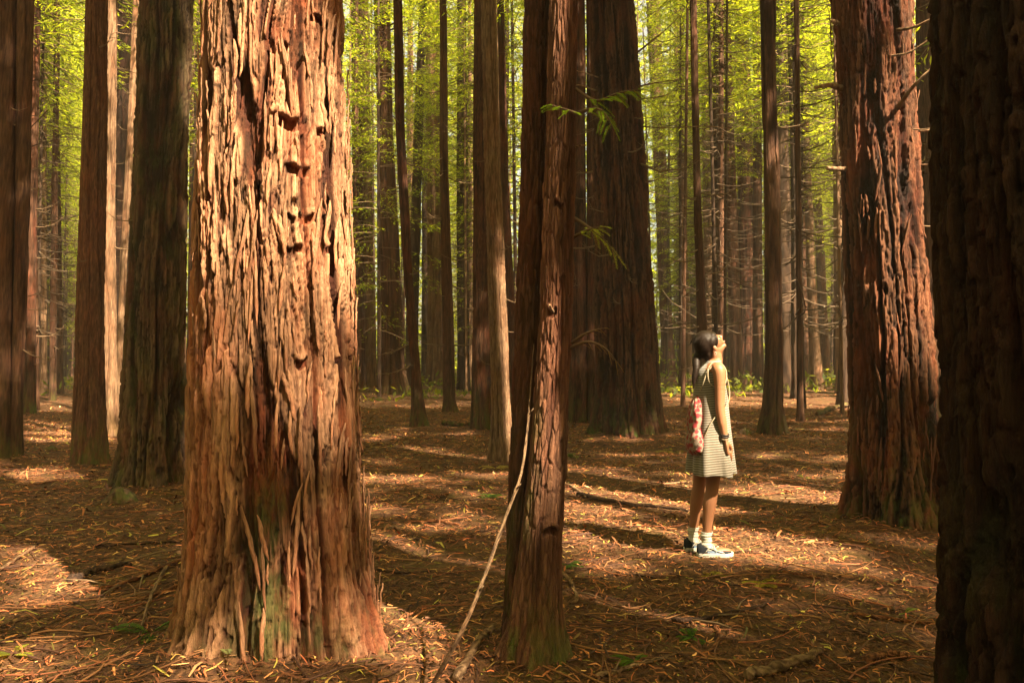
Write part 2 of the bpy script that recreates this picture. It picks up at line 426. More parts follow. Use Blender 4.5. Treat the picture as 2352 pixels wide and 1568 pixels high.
def add_strips(rec, mat, count, zlo, zhi, seed, amax=1.9):
    ms = [make_mesh('bark_strip', v, [q, np.array([[0, 5, 4, 3], [0, 3, 2, 1]])], mat, True, None, {'h': h, 'pid': np.full(len(h), p), 'moss': h * 0}) for v, q, h, p in STRIPS]
    rr = random.Random(seed); toc = math.atan2(-rec['y'], -rec['x'])
    for k in range(count):
        z = rr.uniform(zlo, zhi); cx, cr = rec['axis'](z); a_ = toc + rr.uniform(-amax, amax)
        o = link('bark_strip', rr.choice(ms), rec['root']); R_ = cr + rr.uniform(-.004, .012)
        o.location = (cx + math.cos(a_) * R_, math.sin(a_) * R_, z); o.rotation_euler = (rr.gauss(0, .10), rr.gauss(0, .03), a_); sc = rr.uniform(.7, 1.25); o.scale = (sc, sc, sc)
add_strips(main, M_main, 290, .05, 3.2, 4)
# --- twin-stemmed tree
tw_prof = [(0, 1262, 1330), (300, 1256, 1326), (784, 1236, 1316), (1100, 1212, 1298), (1300, 1188, 1285), (1440, 1166, 1288), (1500, 1142, 1302), (1545, 1118, 1312)]
twin = tree('twin-stemmed reddish redwood in front, its two stems fused at the foot', 1550, tw_prof, 'fine', 190, 520, M_twin, 8, 1.1,
            lobes=.12, lobe_n=5, ztop=22, gashes=[(1268, 718, 24, 12, .02), (1265, 1222, 34, 12, .025), (1296, 640, 18, 8, .02), (1285, 470, 26, 10, .015)],
            moss_fn=lambda A, Z: np.clip(np.exp(-np.clip(Z, 0, 9) / .22) + .55 * np.exp(-((A + .95) / .35) ** 2) * (1 - sm(1.0, 1.5, Z)), 0, 1))
xb = twin['x']; Yt = twin['y'] + .24
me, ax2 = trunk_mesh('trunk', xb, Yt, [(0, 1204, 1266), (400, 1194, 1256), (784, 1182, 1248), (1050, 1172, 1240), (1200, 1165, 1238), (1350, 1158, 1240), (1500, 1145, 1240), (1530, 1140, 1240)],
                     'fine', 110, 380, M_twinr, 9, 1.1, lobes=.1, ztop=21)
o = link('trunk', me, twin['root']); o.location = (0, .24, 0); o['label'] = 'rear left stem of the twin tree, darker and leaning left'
# --- mossy tree behind the great one
tree('dark mossy redwood just left of the great sunlit tree', 1128,
     [(0, 328, 436), (300, 312, 428), (784, 290, 418), (950, 286, 422), (1060, 284, 432), (1128, 278, 446)], 'main', 160, 300, M_mossy, 11, 1.2,
     lobes=.2, lobe_n=6, moss_fn=lambda A, Z: np.clip(.05 + .45 * (vn(A * 2, Z * 1.2, 4)) + .4 * np.exp(-np.clip(Z, 0, 9) / .3), 0, 1), twigs=2, tw_len=(.2, .4))
# --- dark fluted tree in the middle distance
fl = tree('broad dark fluted redwood with a mossy foot, left of the girl', 1008,
     [(0, 1352, 1456), (300, 1360, 1476), (600, 1366, 1496), (784, 1370, 1510), (900, 1370, 1518), (960, 1366, 1526), (1008, 1362, 1540)], 'main', 180, 330, M_dark, 14, 1.4,
     lobes=.22, lobe_n=9, twigs=16, tw_len=(.5, 1.3), tw_z=(2.2, 6))
# --- big tree right of the girl
rt = tree('big shaggy redwood right of the girl, streaked with sun on its right side', 1222,
     [(0, 1912, 2084), (200, 1926, 2092), (500, 1944, 2110), (784, 1955, 2132), (950, 1960, 2142), (1080, 1958, 2160), (1160, 1950, 2175), (1222, 1940, 2190)], 'main', 200, 390, M_shag, 17, 1.15,
     lobes=.2, lobe_n=8, twigs=3, tw_len=(.3, .6), tw_z=(2.5, 4.2))
add_strips(rt, M_shag, 120, .1, 4.6, 6)
# --- huge dark trunk at the frame's edge
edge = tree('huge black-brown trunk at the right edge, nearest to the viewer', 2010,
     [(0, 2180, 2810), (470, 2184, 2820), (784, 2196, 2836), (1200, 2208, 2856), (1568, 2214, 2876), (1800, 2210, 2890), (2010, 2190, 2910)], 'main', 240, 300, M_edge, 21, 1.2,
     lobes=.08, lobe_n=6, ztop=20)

# --- mid-distance trees
T = tree
T('dark slim redwood cut by the left edge of the view', 1064, [(0, -4, 36), (784, -10, 26), (1064, -14, 30)], mat=M_mid, seed=31, twigs=4, tw_len=(.3, .6))
T('slender brown redwood, second from the left edge', 1062, [(0, 41, 76), (500, 34, 66), (900, 28, 52), (1062, 22, 52)], mat=M_mid, seed=32, twigs=8, tw_len=(.3, .7))
T('slender dark redwood, third from the left edge', 955, [(0, 64, 92), (784, 56, 80), (955, 50, 80)], mat=M_dark, seed=33, twigs=22)
T('thin pole-like redwood in the gap left of the reddish trunk', 920, [(0, 126, 138), (500, 118, 132), (920, 112, 128)], 'fine', 20, 60, mat=M_mid, seed=34, twigs=16)
T('straight reddish redwood with a flared foot, left of the pale lit stem', 1080, [(0, 200, 246), (400, 188, 242), (784, 176, 236), (980, 168, 240), (1050, 164, 243), (1080, 156, 248)], 'fine', 110, 260, M_twin, 35, 1.3, twigs=5, tw_len=(.2, .5))
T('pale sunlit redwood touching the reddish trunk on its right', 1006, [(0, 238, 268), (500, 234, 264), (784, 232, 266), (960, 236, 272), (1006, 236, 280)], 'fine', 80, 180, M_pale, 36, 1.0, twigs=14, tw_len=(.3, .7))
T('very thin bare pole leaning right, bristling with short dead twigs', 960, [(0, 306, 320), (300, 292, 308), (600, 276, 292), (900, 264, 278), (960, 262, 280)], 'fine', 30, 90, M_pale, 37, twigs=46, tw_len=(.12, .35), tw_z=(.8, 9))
T('dark broad trunk, shade put in its bark colour, behind the thin bare pole', 930, [(0, 268, 316), (784, 256, 290), (930, 254, 292)], 'furrow', 50, 120, M_edge, 38, .8)  # sun reaches this trunk; its shade comes from the dark bark colour
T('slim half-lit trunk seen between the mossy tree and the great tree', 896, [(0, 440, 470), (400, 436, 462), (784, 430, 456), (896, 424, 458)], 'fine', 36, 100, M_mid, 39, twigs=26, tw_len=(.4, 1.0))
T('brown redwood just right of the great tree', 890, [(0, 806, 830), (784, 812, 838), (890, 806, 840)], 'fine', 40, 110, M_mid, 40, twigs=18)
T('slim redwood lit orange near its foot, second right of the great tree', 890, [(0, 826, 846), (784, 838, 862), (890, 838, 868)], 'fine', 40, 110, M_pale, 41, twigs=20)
T('upright grooved redwood with a spreading reddish foot behind the thin leaning one', 906, [(0, 858, 896), (300, 868, 902), (600, 874, 920), (784, 876, 926), (860, 874, 932), (906, 866, 942)], 'furrow', 90, 220, M_mid, 42, .8, twigs=14, lobes=.2)
T('thin dark trunk leaning left with a mossy foot', 984, [(0, 904, 924), (300, 908, 930), (500, 920, 942), (700, 932, 952), (850, 944, 966), (940, 944, 976), (984, 940, 988)], 'fine', 60, 180, M_dark, 43, 1.0, twigs=12, tw_len=(.4, 1.0))
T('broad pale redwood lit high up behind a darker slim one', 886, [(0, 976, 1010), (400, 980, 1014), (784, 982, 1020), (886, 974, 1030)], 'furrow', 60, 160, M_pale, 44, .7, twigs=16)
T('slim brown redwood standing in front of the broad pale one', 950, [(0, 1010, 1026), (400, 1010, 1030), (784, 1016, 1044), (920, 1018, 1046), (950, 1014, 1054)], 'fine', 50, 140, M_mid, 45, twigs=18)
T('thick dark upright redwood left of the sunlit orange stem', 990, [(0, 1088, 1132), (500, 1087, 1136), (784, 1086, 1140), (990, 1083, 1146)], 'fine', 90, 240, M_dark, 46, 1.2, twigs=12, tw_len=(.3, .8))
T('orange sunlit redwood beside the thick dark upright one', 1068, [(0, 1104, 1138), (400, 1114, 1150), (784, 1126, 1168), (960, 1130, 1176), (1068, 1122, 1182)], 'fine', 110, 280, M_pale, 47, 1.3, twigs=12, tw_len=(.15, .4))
T('slim crooked trunk left of the twin-stemmed tree', 962, [(0, 1142, 1158), (400, 1150, 1168), (784, 1168, 1188), (962, 1170, 1196)], 'fine', 40, 120, M_dark, 48, twigs=12)
T('dark straight redwood right behind the twin-stemmed tree', 976, [(0, 1306, 1344), (500, 1308, 1346), (976, 1303, 1352)], 'fine', 60, 170, M_dark, 49, 1.0, twigs=8)
T('narrow dark trunk pressed against the fluted redwood', 978, [(0, 1346, 1366), (784, 1348, 1370), (978, 1346, 1374)], 'fine', 36, 120, M_dark, 50)
T('rough reddish redwood between fluted tree and girl, lit near the ground', 866, [(0, 1484, 1516), (400, 1502, 1532), (784, 1518, 1546), (866, 1514, 1556)], 'furrow', 60, 150, M_mid, 51, .8, twigs=26, tw_len=(.6, 1.5))
T('very thin pale pole left of the girl', 872, [(0, 1554, 1562), (400, 1560, 1572), (872, 1576, 1592)], 'fine', 20, 60, M_pale, 52, twigs=20)
T('dark slim trunk directly behind the girl', 968, [(0, 1584, 1600), (400, 1592, 1608), (784, 1602, 1626), (968, 1596, 1628)], 'fine', 50, 140, M_mid, 53, twigs=18)
T('slim redwood just right of the girl, rising past her chin', 896, [(0, 1656, 1676), (400, 1664, 1690), (784, 1676, 1704), (896, 1678, 1708)], 'fine', 46, 130, M_mid, 54, twigs=5, tw_z=(4, 9))
T('broad dark redwood behind, second right of the girl', 884, [(0, 1686, 1718), (400, 1694, 1730), (784, 1696, 1740), (884, 1690, 1742)], 'furrow', 60, 160, M_dark, 55, .7, twigs=14)
T('brown trunk with a pale left edge, touching the broad dark redwood', 890, [(0, 1728, 1744), (400, 1730, 1750), (784, 1728, 1752), (890, 1728, 1758)], 'fine', 40, 120, M_mid, 56, twigs=12)
T('straight grooved redwood standing alone in the open right of the girl', 1004, [(0, 1746, 1782), (400, 1754, 1790), (784, 1758, 1798), (930, 1752, 1798), (1004, 1740, 1812)], 'furrow', 100, 240, M_mid, 57, .6, twigs=6)
T('slim redwood lit on its right edge, left neighbour of the pair by the shaggy tree', 896, [(0, 1832, 1846), (400, 1846, 1862), (784, 1858, 1882), (896, 1860, 1896)], 'fine', 40, 120, M_pale, 58, twigs=14)
T('slim redwood of the pair nearest the big shaggy tree', 880, [(0, 1854, 1872), (400, 1866, 1884), (784, 1882, 1904), (880, 1884, 1910)], 'fine', 40, 120, M_mid, 59, twigs=16)
T('dark trunk half hidden behind the big shaggy tree', 922, [(0, 1940, 1980), (784, 1946, 1990), (922, 1942, 1996)], 'fine', 40, 110, M_mid, 60, twigs=6)
T('brown redwood between the shaggy tree and the huge edge trunk', 980, [(0, 2104, 2138), (400, 2108, 2146), (784, 2114, 2156), (980, 2110, 2164)], 'fine', 60, 150, M_mid, 61, twigs=34, tw_len=(.5, 1.3))

# ------------------------------------------------------------------ background redwoods (shared data, one object per tree)
def leaf_quads(C, D, N, L, W):
    D = D / (np.linalg.norm(D, axis=1)[:, None] + 1e-9)
    Sd = np.cross(D, N); Sd /= np.linalg.norm(Sd, axis=1)[:, None] + 1e-9
    L = np.asarray(L)[:, None]; W = np.asarray(W)[:, None]
    V = np.stack([C - D * L / 2, C + Sd * W - D * L * .08, C + D * L / 2, C - Sd * W - D * L * .08], 1)
    n = len(C); q = np.arange(n * 4).reshape(n, 4)
    return V.reshape(-1, 3), q
def leaf_cols(n, seed, base=(.095, .14, .016), hi=(.19, .215, .02), dark=(.04, .06, .010)):
    r = np.random.default_rng(seed); t = r.random(n)[:, None]; k = r.random(n)[:, None]
    c = np.array(base) * (1 - t) + np.array(hi) * t
    c = np.where(k < .25, np.array(dark) * (1 - t * .5) + np.array(base) * t * .5, c)
    return np.repeat(c, 4, axis=0)

def crown_geo(seed, z0=3.0, z1=25.0, nbr=120, rad=3.2, nl=105, leaf=(.12, .26), wid=(.011, .024)):
    r = np.random.default_rng(seed); Cs, Ds = [], []; sticks = Geo()
    for b in range(nbr):
        z = z0 + (z1 - z0) * ((b + r.random()) / nbr) ** 1.0
        az = r.random() * 6.283; k = (z - z0) / (z1 - z0)
        L = rad * (.55 + .5 * r.random()) * (1 - k) ** .55 * min(1, .55 + k * 4) + .3
        up = r.uniform(.05, .5) - .25 * (1 - k)
        o = np.array([math.cos(az), math.sin(az), 0]); s = np.array([-o[1], o[0], 0])
        bend = r.uniform(-.3, .3)
        f = lambda t: o * (t * L)[:, None] + s * (bend * t * t * L * .5)[:, None] + np.array([0, 0, 1.0]) * (z + up * t * L - .30 * L * t * t)[:, None]
        tt = np.linspace(0, 1, 6); P = f(tt)
        sticks.add(*tube(P, np.linspace(.022, .006, 6) * (1 if k < .5 else .8), 3, cap=False))
        dens = .25 if z < z0 + 2.0 and r.random() < .6 else 1.0
        m = int(nl * dens * (.5 + L / rad * .7))
        t = .22 + .80 * r.random(m) ** .8; base = f(t)
        lat = (r.random(m) * 2 - 1); wmax = .16 * L + .42 * L * np.sin(np.clip(t, 0, 1) * 2.9)
        off = s * (lat * wmax * .62)[:, None] + o * (np.abs(lat) * .18)[:, None]
        C = base + off; C[:, 2] += -.18 * np.abs(lat) * wmax + r.normal(0, .045, m) - .05
        D = s * np.sign(lat)[:, None] * .8 + o * .7 + r.normal(0, .35, (m, 3)); D[:, 2] -= .25
        Cs.append(C); Ds.append(D)
    C = np.concatenate(Cs); D = np.concatenate(Ds); n = len(C)
    N = r.normal(0, .38, (n, 3)); N[:, 2] += 1
    V, q = leaf_quads(C, D, N, r.uniform(*leaf, n), r.uniform(*wid, n))
    return V, q, leaf_cols(n, seed + 1), sticks
CROWNS = []
for s_ in range(6):
    V, q, c, sk = crown_geo(100 + s_, z0=(2.5, 7, 9, 3, 4, 8)[s_], nbr=(100, 84, 80, 100, 90, 84)[s_], rad=(3.0, 3.4, 2.6, 3.6, 3.0, 2.8)[s_])
    CROWNS.append((make_mesh('crown', V, q, M_fol, False, c), sk.mesh('branches', M_deadbr)))
BGT = []
for s_ in range(6):
    prof = [(0, -1, 1)]
    n_ = 18; rows = 110
    a = np.linspace(0, 2 * np.pi, n_, endpoint=False); zr = np.linspace(-.02, 1, rows)
    A, Z = np.meshgrid(a, zr)
    R = (1 - .62 * Z) * (1 + .35 * np.exp(-np.clip(Z, 0, 1) / .015))
    R = R * (1 + .12 * (vn(A * 2.2 + s_ * 9, Z * 24, 40 + s_) - .5) + .16 * (vn(A * 5, Z * 60, 50 + s_) - .5))
    bx = .35 * (vn(Z * 3 + s_, Z * 0, 60 + s_) - .5)
    V = np.stack([R * np.cos(A) + bx * 2, R * np.sin(A), Z], -1).reshape(-1, 3)
    i = np.arange(rows - 1)[:, None] * n_; j = np.arange(n_)[None, :]; j2 = (j + 1) % n_
    q = np.stack([i + j, i + j2, i + n_ + j2, i + n_ + j], -1).reshape(-1, 4)
    hh = vn(A * 5, Z * 60, 50 + s_).ravel()
    BGT.append([make_mesh('trunk', V, q, m_, True, None, {'h': hh, 'pid': hh, 'moss': hh * 0}) for m_ in (M_mid, M_pale, M_bgb)])
DEADSET = []                                   # whorls of dead twigs on far trunks
for s_ in range(5):
    r_ = random.Random(300 + s_); g = Geo()
    for k in range(60):
        z = r_.uniform(2.2, 14); az = r_.uniform(0, 6.283); L = r_.uniform(.3, 1.0) if r_.random() < .6 else r_.uniform(1, 2.4)
        b = np.array([math.cos(az), math.sin(az), 0]); s2 = np.array([-b[1], b[0], 0]); bd = r_.uniform(-.3, .3); up = r_.uniform(-.35, .3)
        P = np.array([b * L * t + s2 * bd * t * t * L + np.array([0, 0, z + up * L * t - .1 * L * math.sin(t * 3)]) for t in (0, .25, .5, .75, 1)])
        g.add(*tube(P, np.linspace(.020, .009, 5), 3, cap=False))
    DEADSET.append(g.mesh('dead_branches', M_bgdead))

near_spans = [(t['l'], t['rt'], t['y']) for t in TREES]
BG = []; tries = 0
rb = random.Random(11)
def put_bg(x, y, r, hgt, mi, crown=True):
    z = float(tz(x, y))
    root = empty('redwood_tree', (x, y, z), 'distant slender redwood', 'tree')
    lean = (rb.gauss(0, .012), rb.gauss(0, .016))
    t = link('trunk', BGT[rb.randrange(6)][mi], root); t.scale = (r, r, hgt); t.rotation_euler = (lean[0], lean[1], rb.uniform(0, 6.28))
    if crown:
        cm, sm_ = CROWNS[rb.choice((1, 2, 5)) if y < 38 else rb.randrange(6)]; lift = (3.5 if y < 26 else (1.5 if y < 38 else 0)) ; rz = rb.uniform(0, 6.28); sc = rb.uniform(.8, 1.15)
        for nm, me_ in (('crown', cm), ('branches', sm_)):
            o = link(nm, me_, root); o.rotation_euler = (lean[0], lean[1], rz); o.scale = (sc, sc, hgt / 25.0); o.location = (0, 0, lift); tag(o, kind='stuff')
    o = link('dead_branches', DEADSET[rb.randrange(5)], root); o.rotation_euler = (0, 0, rb.uniform(0, 6.28)); tag(o, kind='stuff')
    px, _ = to_px(x, y, 3.0)
    BG.append(dict(x=x, y=y, r=r, root=root, px=px))
while len(BG) < 240 and tries < 16000:
    tries += 1
    y = 15 + 62 * rb.random() ** .75; x = rb.uniform(-1, 1) * (.66 * y + 2)
    px, _ = to_px(x, y, 3.0)
    if not -150 < px < 2500: continue
    r = rb.choice((.05, .06, .07, .09, .12, .14, .17, .2, .26, .32)) * (1 if y > 25 else .8)
    hw = r / y * F
    if px < 480 and r > .15 and rb.random() < .8: continue
    if any(abs(b['x'] - x) < .8 and abs(b['y'] - y) < 1.4 for b in BG): continue
    if any(math.hypot(t['x'] - x, t['y'] - y) < 1.6 for t in TREES): continue
    if any(px + hw > l and px - hw < rr_ and y < yy + 2 and yy > 13 for l, rr_, yy in near_spans): continue
    if any(l - 6 < px - hw and px + hw < rr_ + 6 for l, rr_, yy in near_spans if yy < y): continue
    if y < 24 and any(l - hw < px < rr_ + hw for l, rr_, yy in near_spans if rr_ - l < 80): continue
    if y < 26 and rb.random() < (.35 if r < .08 else .75): continue
    put_bg(x, y, r, rb.uniform(20, 30), rb.choice((0, 2, 2, 2, 1, 2)))

# labels: each far redwood is told by the gap it shows in and its order there
LM = [(-260, 'the left edge of the view'), (205, 'the reddish flared trunk'), (355, 'the dark mossy trunk'), (634, 'the great sunlit redwood'), (905, 'the grooved spreading-foot trunk'),
      (1000, 'the broad pale redwood'), (1112, 'the thick dark upright trunk'), (1260, 'the twin-stemmed redwood'), (1440, 'the dark fluted redwood'), (1640, 'the girl'),
      (1778, 'the lone straight redwood'), (2045, 'the big shaggy redwood'), (2620, 'the right edge of the view')]
ORD = ['first', 'second', 'third', 'fourth', 'fifth', 'sixth', 'seventh', 'eighth', 'ninth', 'tenth', 'eleventh', 'twelfth', 'thirteenth', 'fourteenth', 'fifteenth',
       'sixteenth', 'seventeenth', 'eighteenth', 'nineteenth', 'twentieth', 'twenty-first', 'twenty-second', 'twenty-third', 'twenty-fourth', 'twenty-fifth', 'twenty-sixth', 'twenty-seventh', 'twenty-eighth']
gaps = {}
for b in sorted(BG, key=lambda b: b['px']):
    for k in range(len(LM) - 1):
        if LM[k][0] <= b['px'] < LM[k + 1][0]:
            band = 'mid-distance' if b['y'] < 38 else ('far' if b['y'] < 56 else 'very far')
            gaps.setdefault((k, band), []).append(b); break
    else:
        b['root']['label'] = 'far redwood trunk at the outer edge of the forest view'; b['root']['group'] = 'redwoods beyond the sides of the view'
for (k, band), lst in gaps.items():
    for i, b in enumerate(lst):
        w = 'thin' if b['r'] < .13 else ('slim' if b['r'] < .2 else 'stout')
        if i <= (len(lst) - 1) // 2: b['root']['label'] = '%s %s redwood, %s rightward from %s' % (w, band, ORD[min(i, 27)], LM[k][1])
        else: b['root']['label'] = '%s %s redwood, %s leftward from %s' % (w, band, ORD[min(len(lst) - 1 - i, 27)], LM[k + 1][1])
        b['root']['group'] = 'redwoods in the background'

# ------------------------------------------------------------------ the rest of the stand: trees screened by the near trunks and slim ones far off, one object
rm = np.random.default_rng(91); pts = []
def free(x, y, d): return all(math.hypot(b['x'] - x, b['y'] - y) > d for b in BG) and all(math.hypot(t['x'] - x, t['y'] - y) > 1.6 for t in TREES) and all(math.hypot(p[0] - x, p[1] - y) > d for p in pts)
big_spans = [(l, r_, yy) for l, r_, yy in near_spans if r_ - l > 90 and yy < 14]
for _ in range(9000):
    if len(pts) >= 84: break
    y = 14 + 62 * rm.random() ** .8; x = rm.uniform(-1, 1) * (.8 * y + 3); r = rm.choice((.07, .10, .13, .17, .22, .28)); px, _q = to_px(x, y, 3.0); hw = r / y * F
    if ((px < -160 or px > 2510) and rm.random() < .25 or any(l + hw < px < r_ - hw for l, r_, yy in big_spans)) and free(x, y, 1.3): pts.append((x, y, float(tz(x, y)), r, 1))
n0 = len(pts)
for _ in range(9000):
    if len(pts) >= n0 + 120: break
    y = rm.uniform(44, 84); x = rm.uniform(-.66, .66) * y; r = rm.uniform(.06, .12)
    if free(x, y, .8): pts.append((x, y, float(tz(x, y)), r, 0))
pa = np.array(pts); me = bpy.data.meshes.new('screened_redwoods'); me.from_pydata([tuple(p[:3]) for p in pts], [], [])
hts = rm.uniform(20, 29, len(pa))
for nm, vals in (('tsc', np.stack([pa[:, 3], pa[:, 3], hts], 1)), ('csc', np.stack([np.ones(len(pa)), np.ones(len(pa)), hts / 25], 1)), ('rot', np.stack([rm.normal(0, .012, len(pa)), rm.normal(0, .014, len(pa)), rm.uniform(0, 6.28, len(pa))], 1))):
    at = me.attributes.new(nm, 'FLOAT_VECTOR', 'POINT'); at.data.foreach_set('vector', vals.astype(np.float32).ravel())
at = me.attributes.new('var', 'INT', 'POINT'); at.data.foreach_set('value', rm.integers(0, 3, len(pa)).astype(np.int32))
at = me.attributes.new('full', 'INT', 'POINT'); at.data.foreach_set('value', pa[:, 4].astype(np.int32))
ob = link('screened_redwoods', me); tag(ob, 'slim far redwoods and those screened by the big near trunks', None, None, 'stuff')
def src_of(child, mesh):
    for b in BG:
        for c in b['root'].children:
            if c.name.startswith(child) and c.data is mesh: return c
ng = bpy.data.node_groups.new('stand', 'GeometryNodeTree'); ng.interface.new_socket('Geometry', in_out='INPUT', socket_type='NodeSocketGeometry'); ng.interface.new_socket('Geometry', in_out='OUTPUT', socket_type='NodeSocketGeometry')
N_, L_ = ng.nodes, ng.links; gi = N_.new('NodeGroupInput'); go = N_.new('NodeGroupOutput'); jn = N_.new('GeometryNodeJoinGeometry')
def attr(nm, dt):
    a_ = N_.new('GeometryNodeInputNamedAttribute'); a_.data_type = dt; a_.inputs[0].default_value = nm; return a_.outputs[0]
def eq(a_, v):
    c_ = N_.new('FunctionNodeCompare'); c_.data_type = 'INT'; c_.operation = 'EQUAL'; L_.new(a_, c_.inputs[2]); c_.inputs[3].default_value = v; return c_.outputs[0]
av, af = attr('var', 'INT'), attr('full', 'INT')
for k in range(3):
    for child, mesh_list, scn, full in (('trunk', [m_[j] for m_ in BGT for j in (2, 0)], 'tsc', None), ('crown', [c_[0] for c_ in CROWNS], 'csc', 1), ('branches', [c_[1] for c_ in CROWNS], 'csc', 1)):
        srcs = [s_ for s_ in (src_of(child, m_) for m_ in (mesh_list[k:] + mesh_list[:k])) if s_]
        oi = N_.new('GeometryNodeObjectInfo'); oi.inputs[0].default_value = srcs[0]; oi.transform_space = 'ORIGINAL'; oi.inputs[1].default_value = True
        ip = N_.new('GeometryNodeInstanceOnPoints'); L_.new(gi.outputs[0], ip.inputs['Points']); L_.new(oi.outputs['Geometry'], ip.inputs['Instance'])
        sel = eq(av, k)
        if full is not None:
            bo = N_.new('FunctionNodeBooleanMath'); bo.operation = 'AND'; L_.new(sel, bo.inputs[0]); L_.new(eq(af, 1), bo.inputs[1]); sel = bo.outputs[0]
        L_.new(sel, ip.inputs['Selection']); er = N_.new('FunctionNodeEulerToRotation'); L_.new(attr('rot', 'FLOAT_VECTOR'), er.inputs[0]); L_.new(er.outputs[0], ip.inputs['Rotation']); L_.new(attr(scn, 'FLOAT_VECTOR'), ip.inputs['Scale'])
        L_.new(ip.outputs[0], jn.inputs[0])
L_.new(jn.outputs[0], go.inputs[0]); md = ob.modifiers.new('stand', 'NODES'); md.node_group = ng

# ------------------------------------------------------------------ unseen trees added to carry a canopy shaped for sun and shade
ca_, sa_ = math.cos(SUN_AZ), math.sin(SUN_AZ)
def uv_of(P):
    P = np.asarray(P, dtype=float)
    e1 = np.array([ca_, sa_, 0]); e2 = np.cross(np.array(SD), e1)
    return P @ e1, P @ e2
side = []
for (u, t) in [(3.75, 9.5), (.35, 7.5), (5.95, 9), (8.5, 7), (-1.8, 10), (10.3, 9.5), (6.0, 15), (3.9, 17), (-4.5, 5), (-6.5, -1), (12.2, 6)]:
    x = u * ca_ + t * sa_; y = u * sa_ - t * ca_
    root = empty('redwood_tree', (x, y, float(tz(x, y))), 'unseen redwood added around and behind the viewer to carry the shading canopy', 'tree', 'added redwoods behind the viewer')
    o = link('trunk', BGT[rb.randrange(6)][2], root); o.scale = (.26, .26, 24); o.rotation_euler = (0, 0, rb.uniform(0, 6))
    side.append(dict(x=x, y=y, r=.26, root=root))

TG = []          # (point, radius, cull probability) wanted sunlit spots
def tg_ground(x0, x1, y0, y1, rad=.12, p=1.0, nx=8, ny=3):
    for i in range(nx):
        for j in range(ny):
            px = x0 + (x1 - x0) * (i + .5) / nx; py = y0 + (y1 - y0) * (j + .5) / ny
            X, Y = ground_at(px, py); TG.append((X, Y, 0.0, rad, p))
def tg_at(px, py, Y, rad=.12, p=1.0):
    v = at_y(px, py, Y); TG.append((v.x, v.y, v.z, rad, p))
ym = main['y'] - .38
for px in range(490, 800, 40):
    for py in range(-40, 1450, 50):
        hot = (px > 610 and py < 400) or (px > 560 and py < 250)
        tg_at(px, py, ym, .20 if hot else .10, 1.0 if hot else ((.8 if px > 560 else .6) if py < 400 else (.42 if py < 520 else (.22 if py < 1000 else .15))))
for py in range(1060, 1350, 40): tg_at(770, py, ym, .09, .6)
# girl and the ground round her
for px, py in ((1632, 775), (1660, 785), (1650, 840), (1655, 880), (1655, 940), (1680, 960), (1685, 1040), (1670, 1000), (1640, 860), (1690, 1080), (1665, 1250), (1600, 1000), (1630,1180)):
    tg_at(px, py, 5.6, .14, .86 if py < 870 or px > 1675 else .6)
tg_ground(1290, 1950, 1118, 1172, .20, 1.0, 22, 3); tg_ground(1290, 1420, 1195, 1240, .08, 1.0, 5, 2); tg_ground(1650, 1930, 1222, 1272, .14, 1.0, 9, 2)
tg_ground(840, 1170, 1086, 1104, .08, 1.0, 12, 1); tg_ground(45, 250, 985, 1012, .2, 1.0, 7, 2); tg_ground(430, 460, 930, 960, .2, 1, 2, 1)
tg_ground(150, 360, 1262, 1310, .05, 1.0, 7, 1); tg_ground(0, 300, 1400, 1568, .10, .56, 9, 5); tg_ground(440, 560, 1500, 1568, .1, .75, 4, 2); tg_ground(0, 60, 1090, 1110, .1, 1, 3, 1)
tg_ground(1840, 1960, 905, 925, .3, 1, 6, 1); tg_ground(1500, 1600, 885, 900, .4, 1, 5, 1); tg_ground(820, 1080, 884, 900, .4, .9, 8, 1); tg_ground(860, 1000, 1490, 1550, .07, .8, 4, 2)
tg_ground(1010, 1120, 1500, 1560, .07, .8, 4, 2); tg_ground(1820, 1960, 985, 995, .1, .7, 4, 1); tg_ground(1300, 1560, 1030, 1080, .1, .35, 8, 2)
tg_ground(880, 2150, 1280, 1560, .3, .58, 14, 6); tg_ground(0, 430, 1010, 1400, .3, .54, 8, 7); tg_ground(830,1150,910,1400,.3,.56,8,8); tg_ground(1290,2000,910,1110,.3,.6,9,5)
# shaggy tree's right side, orange stem, pale stems, twin foot
for py in range(0, 900, 45):
    tg_at(2050 + py * .05, py, rt['y'] - .25, .12, 1.0); tg_at(2082 + py * .05, py, rt['y'] - .15, .14, 1.0)
ro = [t for t in TREES if t['label'].startswith('orange sunlit')][0]
for py in range(640, 1070, 40): tg_at(1160, py, ro['y'] - .1, .14, 1.0)
for py in range(-40, 1500, 60): tg_at(1280, py, twin['y'] - .2, .2, .72); tg_at(1210, py, twin['y'], .15, .6)
for nm, pxa in (('pale sunlit redwood', 250), ('very thin bare pole', 290), ('straight reddish', 215)):
    tt_ = [t for t in TREES if t['label'].startswith(nm)][0]
    for py in range(60, 1000, 50): tg_at(pxa, py, tt_['y'], .15, 1.0 if nm[0] != 's' else .6)
TGa = np.array(TG); tu, tv = uv_of(TGa[:, :3])

